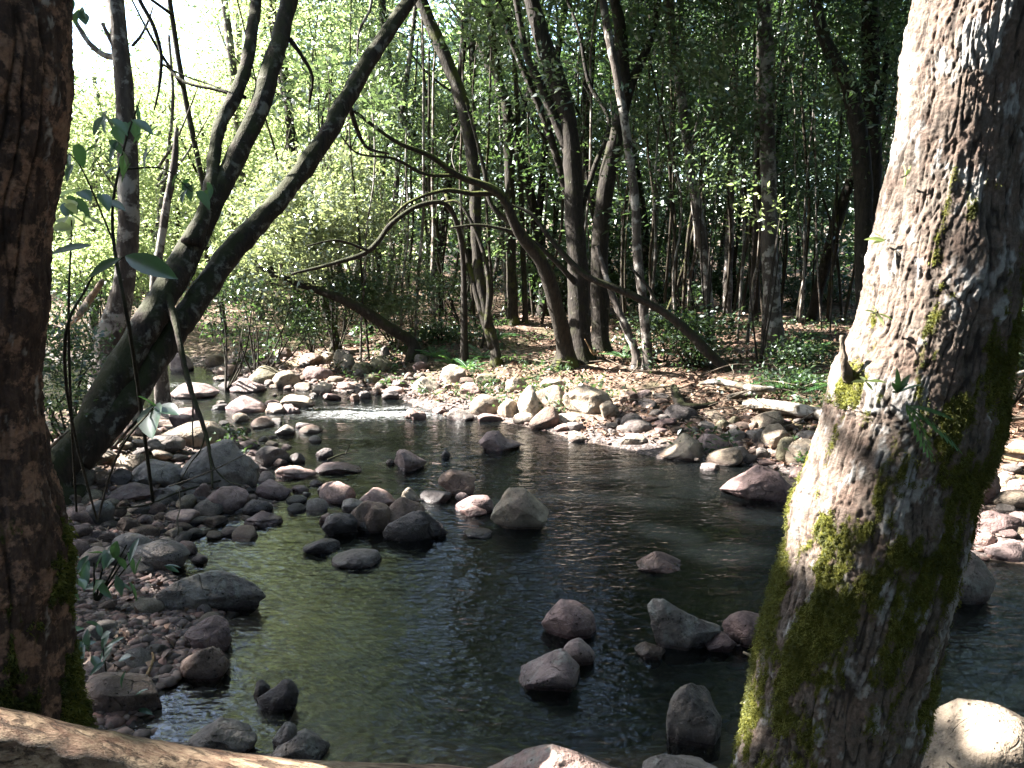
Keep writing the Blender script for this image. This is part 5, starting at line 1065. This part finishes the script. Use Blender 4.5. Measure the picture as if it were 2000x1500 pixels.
leafy_plant('broad_leaved_herb', 'dark green herb with pointed leaves on the gravel by the left trunk', b, it, LEAF_NEAR, [(np.array([b, P(rng.uniform(140, 270), rng.uniform(1060, 1110), b[1])]), [.008, .004]) for _ in range(6)], tint=.25)
b = PS(210, 1330)
it = [(P(rng.uniform(140, 260), rng.uniform(1215, 1300), b[1] + rng.uniform(-.1, .2)), rdir(.4), rng.uniform(.07, .13), rng.uniform(.03, .05), False) for _ in range(16)]
leafy_plant('small_herb', 'small dim herb low on the gravel below the dark green herb', b, it, LEAF_NEAR, [(np.array([b, P(200, 1260, b[1])]), [.005, .003])], tint=.2)
b = PS(260, 1395)
it = [(P(238, 1345, b[1]), np.array([.1, -.2, 1]), .10, .035, False), (P(262, 1360, b[1]), np.array([.8, -.1, .6]), .09, .03, False), (P(230, 1375, b[1]), np.array([-.5, -.4, .5]), .08, .03, False), (P(270, 1385, b[1]), np.array([.9, -.4, .1]), .09, .03, False)]
leafy_plant('seedling', 'tiny seedling growing by the large reddish brown slab', b, it, LEAF_NEAR, [(np.array([b, P(250, 1350, b[1])]), [.003, .002])], tint=.4)
# leaves dangling in at the top left
it = [(P(rng.uniform(118, 168), rng.uniform(-30, 22), 3.3), rdir(.9), rng.uniform(.06, .1), .045, False) for _ in range(8)]
leafy_plant('hanging_spray', 'leafy spray dangling at the top beside the left trunk', P(60, -40, 2.75), it, LEAF_NEAR, [(np.array([P(60, -40, 2.75), P(110, -60, 3.1), P(150, -20, 3.3)]), [.008, .006, .003])], cat='twig', tint=.7)

# ------------------------------------------------------------------ ferns
def fern(label, base, fronds, mat=FERN, name='fern', group=None, tint=.5, n=15, fat=.42):
    e = empty(name, base); tag(e, label, 'fern', group)
    for d, L, W in fronds:
        d = unit(np.asarray(d, float)); t = np.linspace(.06, 1, n); g = np.array([0, 0, -1.0])
        mid_ = d * (t * L)[:, None] + g * (.35 * L * t ** 2)[:, None]; tan = unit(np.gradient(mid_, axis=0)); s = unit(np.cross(tan, np.array([0, 0, 1.0]))); vs, qs = [], []; k = 0
        prof = W * np.sin(np.pi * np.clip(t * .86 + .1, 0, 1)) ** .8
        for i in range(n):
            for sg in (-1, 1):
                o = s[i] * sg; tip = mid_[i] + (o * .9 + tan[i] * .55) * prof[i] + g * prof[i] * .25; h = L / n * fat
                vs += [mid_[i] - tan[i] * h, (mid_[i] + tip) / 2 - tan[i] * h * .8, tip, (mid_[i] + tip) / 2 + tan[i] * h * .8]; qs.append([k, k + 1, k + 2, k + 3]); k += 4
        V, Q, T = tube(mid_, np.linspace(.004, .001, n) * (L / .4), 5, per=1)
        vs = np.vstack([np.array(vs), V]); fs = [np.vstack([np.array(qs), Q + k]), T + k]
        link('frond', make_mesh('frond', vs, fs, mat, False, {'tint': np.full(len(vs), np.clip(tint + rng.normal(0, .15), 0, 1))}), parent=e)
    return e
def rosette(n, L, W, el=.7): return [(np.array([math.cos(a), math.sin(a), el * rng.uniform(.6, 1.4)]), L * rng.uniform(.7, 1.2), W) for a in np.linspace(0, 6.28, n, endpoint=False) + rng.uniform(0, 1)]
FL = [((885, 712), 'lush fern left of centre at the top of the stone bar'), ((915, 722), 'dark fern drooping over the pale grey round boulder'), ((945, 700), 'fern at the foot of the curving dark trunk'), ((850, 698), 'leftmost fern of the far bank clump'), ((1595, 690), 'fern right of the cream blotched tree foot'), ((1570, 660), 'small fern behind the cream blotched tree foot'), ((1220, 700), 'small fern near the slender speckled tree'), ((700, 672), 'small fern over the stone bar by the slanting log'), ((970, 665), 'fern behind the curving dark trunk'), ((1530, 760), 'fern in shade by the mossy fallen log')]
for (x, y), l_ in FL: fern(l_, PS(x, y), rosette(9, .55, .085), group='ferns on the far bank', tint=rng.uniform(.2, .7))
fern('dark green fern hanging from the mossy foreground trunk', P(1772, 792, 1.955), [((.72, -.40, -.35), .135, .046), ((.9, -.25, .1), .10, .036), ((.35, -.5, -.7), .11, .038)], FERN, 'hanging_fern', tint=.1, n=9, fat=.95)
fern('bright fern frond jutting left from the sunlit trunk edge', P(1618, 752, 2.17), [((-1, -.2, .12), .075, .016), ((-.9, -.3, .5), .05, .012)], FERN, 'small_fern', tint=.9)
def sprig(name, label, base, its, mat, tint):
    return leafy_plant(name, label, base, [(base, d, L, W, False) for d, L, W in its], mat, [(np.array([base - np.array([0, -.02, 0]), base + np.array([0, -.004, .003])]), [.003, .002])], tint=tint)
sprig('bromeliad', 'small green rosette plant rooted on the mossy trunk', P(1752, 768, 1.97), [((-.15, -.3, 1), .07, .016), ((.35, -.3, .9), .06, .016), ((.8, -.3, .5), .065, .014), ((-.45, -.4, .8), .05, .014), ((.1, -.6, .6), .05, .014)], LEAF_NEAR, .6)
sprig('leaf_sprout', 'yellow green sprout on the sunlit edge of the trunk', P(1728, 470, 2.13), [((-1, -.2, .25), .055, .017), ((-.7, -.2, .55), .04, .014), ((-.9, -.3, -.1), .04, .013), ((.2, -.4, .6), .03, .01)], LEAF_SUNLIT, .9)
sprig('leaf_sprig', 'small leaves creeping on the sunlit part of the trunk', P(1712, 612, 2.06), [((-.8, -.3, .3), .04, .012), ((.7, -.3, -.2), .045, .013), ((.5, -.3, -.7), .04, .012), ((-.3, -.3, .7), .03, .01)], LEAF_SUNLIT, .85)
sprig('leaf_sprig', 'lowest pale leaves crossing the bright trunk face', P(1690, 745, 2.03), [((-.9, -.3, .05), .045, .014), ((.8, -.3, .15), .05, .013), ((.3, -.4, -.4), .03, .01), ((-.4, -.3, .4), .035, .012)], LEAF_SUNLIT, .7)
sprig('leaf_sprig', 'two thin green leaves high on the sunlit trunk', P(1768, 345, 2.1), [((-.2, -.3, 1), .035, .01), ((.3, -.3, .8), .03, .01), ((-.1, -.2, -.9), .03, .009)], LEAF_SUNLIT, .8)
# broken branch stub on the bright trunk
p0 = P(1668, 755, 2.13); e = empty('broken_stub', p0); tag(e, 'short broken branch spike on the sunlit side of the trunk', 'branch')
V, fs = join([tube(np.array([[.03, .04, -.03], P(1650, 715, 2.12) - p0, P(1646, 680, 2.12) - p0, P(1644, 655, 2.12) - p0]), [.022, .012, .009, .005], 10, .35, 60)]); link('wood', make_mesh('wood', V, fs, DEADWOOD), parent=e, color=(1, 1, 1, .5))

# ------------------------------------------------------------------ fallen wood
def branch(name, label, stems, mat=DEADWOOD, color=(1, 1, 1, .5), cat='branch', group=None, seg=8, rough=.15):
    b = stems[0][0][0].copy(); o = empty(name, b); tag(o, label, cat, group)
    V, fs = join([tube(np.asarray(p) - b, r, seg, rough, 8) for p, r in stems]); link('wood', make_mesh('wood', V, fs, mat), parent=o, color=color); return o
def onbank(path, hw, lift=.03):
    pts, rad = [], []
    for (x, y), h in zip(path, hw):
        q = PS(x, y); r = h / FOC * q[1]; q[2] += lift + r * .6; pts.append(q); rad.append(r)
    return np.array(pts), np.array(rad)
# the pale log across the bottom of the frame
lp = [(-260, 1420), (-80, 1446), (60, 1470), (200, 1500), (330, 1522), (450, 1536), (600, 1547), (760, 1553), (900, 1555), (1030, 1575)]
pts = np.array([P(x, y, Yv) for (x, y), Yv in zip(lp, np.linspace(1.62, 1.95, len(lp)))]); hw = [62, 62, 60, 60, 58, 56, 52, 50, 48, 46]
rad = np.array([h / FOC * Yv for h, Yv in zip(hw, np.linspace(1.62, 1.95, len(lp)))]) * 1.22
def log_mat():
    m = NT('weathered_log'); co = m.coord('Object', (.22, 1.6, 1.6)); c2 = m.coord('Object', (.7, 1.2, 1.2))
    n1 = m.noise(co, 20, 7, .72, .5); n2 = m.noise(c2, 9, 6, .7); n3 = m.noise(co, 70, 5, .7)
    col = m.mix(m.ramp(n1, [(.40, 0), (.60, 1)]), (.25, .145, .095), (.68, .50, .34)); col = m.mix(m.ramp(n2, [(.45, 0), (.65, .8)]), col, m.mix(n1, (.13, .068, .048), (.30, .175, .125)))
    col = m.mix(m.ramp(m.noise(c2, 16, 6, .7), [(.60, 0), (.68, .85)]), col, (.045, .036, .028)); col = m.mix(m.ramp(m.noise(c2, 4.5, 6, .7), [(.60, 0), (.72, .6)]), col, (.085, .09, .045))
    gr = m.noise(m.coord('Object', (.10, 2.6, 2.6)), 17, 6, .7, .6); ck = m.ramp(gr, [(.40, 1), (.455, 0)])
    col = m.mix(m.math('MULTIPLY', ck, .75), col, (.05, .033, .024)); col = m.mix(m.ramp(n3, [(.35, .5), (.6, 0)]), col, m.mix(1, col, (.55, .5, .45), 'MULTIPLY'))
    return m.done(m.bsdf(col, .8, m.bump(m.math('SUBTRACT', m.math('ADD', n1, n3), ck), 1.0, .022), .25))
lg = empty('foreground_log', pts[0]); tag(lg, 'pale weathered log lying across the bottom left of the view', 'log')
V, fs = join([tube(pts - pts[0], rad, 40, .05, 9, per=14)]); link('wood', make_mesh('wood', V, fs, log_mat()), parent=lg)

branch('mossy_log', 'mossy end of a fallen log left of the mossy foreground trunk', [onbank([(1452, 800), (1475, 805), (1520, 812), (1580, 822), (1660, 838)], [6, 11, 13, 13, 12], .06)], BARK_PALE, (1.1, 1.1, .95, .6), 'log', seg=14)
branch('fallen_branch', 'long grey branch with a broken mossy tip above the right stony bank', [onbank([(1366, 768), (1400, 766), (1440, 774), (1480, 782), (1512, 782)], [4, 6, 7, 7, 6], .12)], BARK_PALE, (1.3, 1.3, 1.1, .5))
branch('fallen_branch', 'thick grey branch end lying under the long grey branch', [onbank([(1422, 792), (1450, 787), (1490, 780)], [7, 7, 5], .08)], BARK_PALE, (1.2, 1.2, 1.1, .5))
branch('dead_root', 'dark upright root stump at the left end of the driftwood heap', [onbank([(1316, 770), (1322, 790), (1334, 808), (1370, 806), (1400, 798)], [8, 10, 9, 6, 4], .06)], BARK)
branch('fallen_branch', 'yellowish stick pair lying behind the knobbly pinkish boulder', [onbank([(1890, 884), (1930, 896), (1980, 905), (2040, 912)], [5, 6, 6, 5], .10), onbank([(1895, 893), (1940, 905), (2000, 918)], [4, 4, 3], .07)], DEADWOOD, (1.2, 1.05, .8, .5))
branch('fallen_branch', 'pale forked stick under the right edge shrubs', [onbank([(1930, 855), (1960, 845), (2020, 838)], [4, 4, 3], .12), onbank([(1945, 852), (1925, 846), (1915, 850)], [2, 2, 1], .1)], DEADWOOD)
branch('fallen_branch', 'sunlit broken bough at the right edge above the driftwood', [(np.array([P(1950, 745, 7), P(1975, 735, 7), P(2030, 722, 7.2)]), np.array([.018, .03, .03]))], BARK_PALE, (1.4, 1.4, 1.2, .6))
branch('dead_sapling', 'small pale forked dead stick standing before the stout forked tree', [onbank([(1160, 702), (1158, 690)], [4, 3.5], .0), (np.array([P(1158, 690, 12.2), P(1150, 676, 12.2), P(1142, 662, 12.2)]), np.array([.02, .014, .006])), (np.array([P(1158, 692, 12.2), P(1170, 688, 12.2), P(1182, 688, 12.1)]), np.array([.02, .014, .012]))], DEADWOOD, (1.5, 1.3, .9, .5))
branch('dead_twig', 'thin bent twig standing in the water beside the long dark slab', [(np.array([PZ(640, 898, .02), PZ(672, 886, .05), PZ(700, 884, .03)]), np.array([.012, .01, .005])), (np.array([PZ(675, 886, .05), P(682, 872, 8.05), P(688, 858, 8.0)]), np.array([.007, .005, .003]))], BARK)
branch('dead_twig', 'sunlit bleached pole leaning over the far left cobbles', [(np.array([PS(92, 672), P(140, 630, 10), P(172, 590, 9.8), P(200, 548, 9.6)]), np.array([.03, .04, .045, .03]))], DEADWOOD, (1.5, 1.4, 1.4, .3))
branch('dead_twig', 'straw coloured bent twig on the gravel by the speckled stone', [onbank([(278, 1352), (288, 1330), (300, 1300), (298, 1285)], [2, 3, 3, 2], .03)], DEADWOOD, (1.5, 1.2, .8, .3))
branch('dead_twig', 'pair of dark poles leaning on the shore stones under the teal leaves', [(np.array([PS(222, 872), P(255, 835, 7.1), P(300, 790, 7.0)]), np.array([.012, .014, .012])), (np.array([PS(232, 872), P(262, 838, 7.1), P(295, 805, 7.0)]), np.array([.01, .011, .01]))], BARK)
branch('dead_twig', 'thin pole leaning on the foot of the leaning tree', [(np.array([PS(82, 892), P(110, 862, 6.2), P(135, 840, 6.2)]), np.array([.01, .012, .01]))], DEADWOOD)
branch('dead_twig', 'thin dark twig lying along the shore below the leaning tree', [onbank([(98, 940), (140, 928), (165, 915), (200, 900)], [2, 2, 2, 1], .05)], BARK)
branch('dead_twig', 'long thin twig lying over the great grey boulder', [(np.array([P(330, 950, 6.2), P(400, 925, 6.1), P(470, 892, 6.2), P(486, 882, 6.25)]), np.array([.006, .006, .005, .003]))], DEADWOOD)
branch('dead_twig', 'long dark twig lying across the shallow shore water', [onbank([(225, 1008), (290, 1000), (350, 975), (420, 955), (470, 942), (505, 946)], [2, 2, 2, 2, 2, 1], .06)], BARK, (1.6, 1.5, 1.3, .4))
branch('dead_twig', 'pale crooked twig hanging into the head of the quiet pool', [(np.array([P(350, 955, 6.1), P(352, 990, 6.0), P(346, 1015, 5.95), P(348, 1035, 5.9), P(344, 1055, 5.85)]), np.array([.005, .005, .007, .008, .005]))], DEADWOOD)
branch('driftwood_stick', 'short pale stick poking from behind the mossy trunk over the pool', [(np.array([PZ(1452, 1274, .1), PZ(1475, 1284, .1), PZ(1510, 1296, .06)]), np.array([.008, .009, .009]))], DEADWOOD, (1.3, 1.3, 1.2, .4))
branch('hanging_vine', 'thin dark vine dangling between the pale blotched and leaning trees', [(np.array([P(262, -40, 8), P(273, 0, 8), P(297, 45, 8), P(311, 87, 8), P(315, 122, 8), P(310, 175, 8), P(301, 215, 8)]), np.array([.02, .02, .02, .018, .018, .014, .008])), (np.array([P(315, 125, 8), P(360, 148, 8), P(410, 165, 8), P(460, 185, 7.6)]), np.array([.009, .009, .008, .005]))], BARK, (1, 1, 1, .4), 'vine')
branch('hanging_vine', 'thin pale vine curving at the top beside the leaning stems', [(np.array([P(728, -20, 12), P(722, 20, 12), P(702, 60, 12), P(698, 110, 12)]), np.array([.02, .02, .018, .01]))], BARK_PALE, (1, 1, 1, .5), 'vine')
# loose driftwood twigs over the right bank and far floor
for q in range(44):
    px, py = (rng.uniform(1270, 1600), rng.uniform(715, 830)) if q < 32 else (rng.uniform(1000, 1280), rng.uniform(690, 745)) if q < 38 else (rng.uniform(1890, 2000), rng.uniform(770, 880))
    p0 = PS(px, py); a = rng.normal(0, .45) + (math.pi if rng.random() < .5 else 0); L = rng.uniform(.35, 1.3); d = np.array([math.cos(a), math.sin(a), 0])
    pp = np.array([p0, p0 + d * L * .35 + rng.normal(0, .05, 3), p0 + d * L * .7 + rng.normal(0, .07, 3), p0 + d * L]); pp[:, 2] = [surf(*v[:2]) + w for v, w in zip(pp, rng.uniform(.015, .16, 4))]
    r = rng.uniform(.005, .014); st = [(pp, r * np.array([1, .9, .7, .4]))]
    if rng.random() < .6: st.append((np.array([pp[1], pp[1] + d * L * .2 + [0, rng.normal(0, .15), .1], pp[1] + d * L * .35 + [0, rng.normal(0, .25), .16]]), r * np.array([.6, .5, .2])))
    near = sorted(MARKS + TREEMARKS, key=lambda m: (m[0] - px) ** 2 + ((m[1] - py) * 1.6) ** 2); base = f"{'long' if L > .95 else 'short' if L < .6 else 'thin'} {'forked ' if len(st) > 1 else ''}dead twig"
    lab = next((s for m in near for s in [f"{base} {rel(px - m[0], py - m[1])} {m[2]}"] if s not in USED and len(s.split()) <= 16), base); USED.add(lab)
    branch('dead_twig', lab, st, DEADWOOD, (rng.uniform(.7, 1.3),) * 3 + (.5,), 'twig', 'dead twigs strewn on the right bank', 6)

# ------------------------------------------------------------------ carpets nobody could count
def litter():
    n = 26000; px = rng.uniform(560, 2080, n); py = 585 + rng.uniform(0, 1, n) ** 1.4 * 265; c = np.array([PZ(a, b, .4) for a, b in zip(px, py)])
    n2 = 2500; a = rng.uniform(0, 1, (n2, 2)); near = np.column_stack([a[:, 0] * 9 - 4, a[:, 1] * 3.5 - .5, np.zeros(n2)]); c = np.vstack([c, near]); n3 = 420; c = np.vstack([c, [PZ(a, b, .15) for a, b in zip(rng.uniform(120, 470, n3), rng.uniform(850, 1400, n3))]]); sd = signed_dist(c[:, :2]); kk = (sd > .12) & (fbm(c * .8, 4, 21) > -.25 - .5 * rng.random(len(c))); c = c[kk]; sd = sd[kk]
    c[:, 2] = terrain(c[:, 0], c[:, 1], sd) + rng.uniform(.006, .035, len(c)); v, q, t = leaves(c, .085, .045, 2.2, 0)
    m = NT('dead_leaf'); col = m.ramp(m.attr('tint'), [(0, (.03, .018, .012)), (.35, (.09, .048, .032)), (.7, (.17, .10, .07)), (1, (.30, .225, .165))])
    tag(link('leaf_litter', make_mesh('leaf_litter', v, [q], m.done(m.bsdf(col, .6, None, .3)), False, {'tint': t})), kind='stuff')
litter()
def cover():
    n = 3400; px = rng.uniform(430, 2080, n); py = 560 + rng.uniform(0, 1, n) ** 1.2 * 290; c = np.array([PZ(a, b, .4) for a, b in zip(px, py)])
    sd = signed_dist(c[:, :2]); k = (sd > .2) & (fbm(c * .9, 3, 8) + np.where(px < 900, .25, 0) > .12); c = c[k]; c[:, 2] = terrain(c[:, 0], c[:, 1], sd[k]) + .10
    c2, kk = clumped(c, .13, 9); c2[:, 2] = np.maximum(c2[:, 2], c[kk][:, 2] - .07); c2 = c2[~(in_gap(c2) & (rng.random(len(c2)) < .3))]; v, q, t = leaves(c2, .085, .036, 1, 0)
    tag(link('ground_plants', make_mesh('ground_plants', v, [q], LEAF_SHADED, False, {'tint': t})), kind='stuff')
cover()

# ------------------------------------------------------------------ light, sky, camera
el = math.asin(SUN[2]); az = math.atan2(SUN[0], SUN[1])
w = bpy.data.worlds.new('World'); S.world = w; w.use_nodes = True; nt = w.node_tree; bg = nt.nodes['Background']
sky = nt.nodes.new('ShaderNodeTexSky'); sky.sky_type = 'NISHITA'; sky.sun_disc = False; sky.sun_elevation = el; sky.sun_rotation = az; sky.air_density = 1.0; sky.dust_density = 1.3
nt.links.new(sky.outputs[0], bg.inputs['Color']); bg.inputs['Strength'].default_value = .075
sl = bpy.data.lights.new('Sun', 'SUN'); sl.energy = 5.0; sl.angle = math.radians(.5); sl.color = (1, .95, .87)
so = bpy.data.objects.new('Sun', sl); COL.objects.link(so); so.rotation_euler = Vector(SUN).to_track_quat('Z', 'Y').to_euler()
cam = bpy.data.cameras.new('Camera'); co_ = bpy.data.objects.new('Camera', cam); COL.objects.link(co_); co_.location = (0, 0, CAMH); co_.rotation_euler = (math.pi / 2 - PITCH, 0, 0)
cam.sensor_fit = 'HORIZONTAL'; cam.sensor_width = 36; cam.lens = 36 * FOC / 2000; cam.clip_end = 2000; cam.clip_start = .05; S.camera = co_
vs = S.view_settings; vs.view_transform = 'Standard'; vs.look = 'None'; vs.gamma = 1; vs.exposure = EXPOSURE; vs.use_curve_mapping = False
S.render.engine = 'CYCLES'; cy = S.cycles
cy.max_bounces = 7; cy.diffuse_bounces = 3; cy.glossy_bounces = 3; cy.transmission_bounces = 4; cy.transparent_max_bounces = 10; cy.caustics_reflective = False; cy.caustics_refractive = False
cy.sample_clamp_indirect = 6; cy.use_denoising = True
try: cy.denoiser = 'OPENIMAGEDENOISE'; cy.denoising_input_passes = 'RGB_ALBEDO_NORMAL'
except Exception: pass
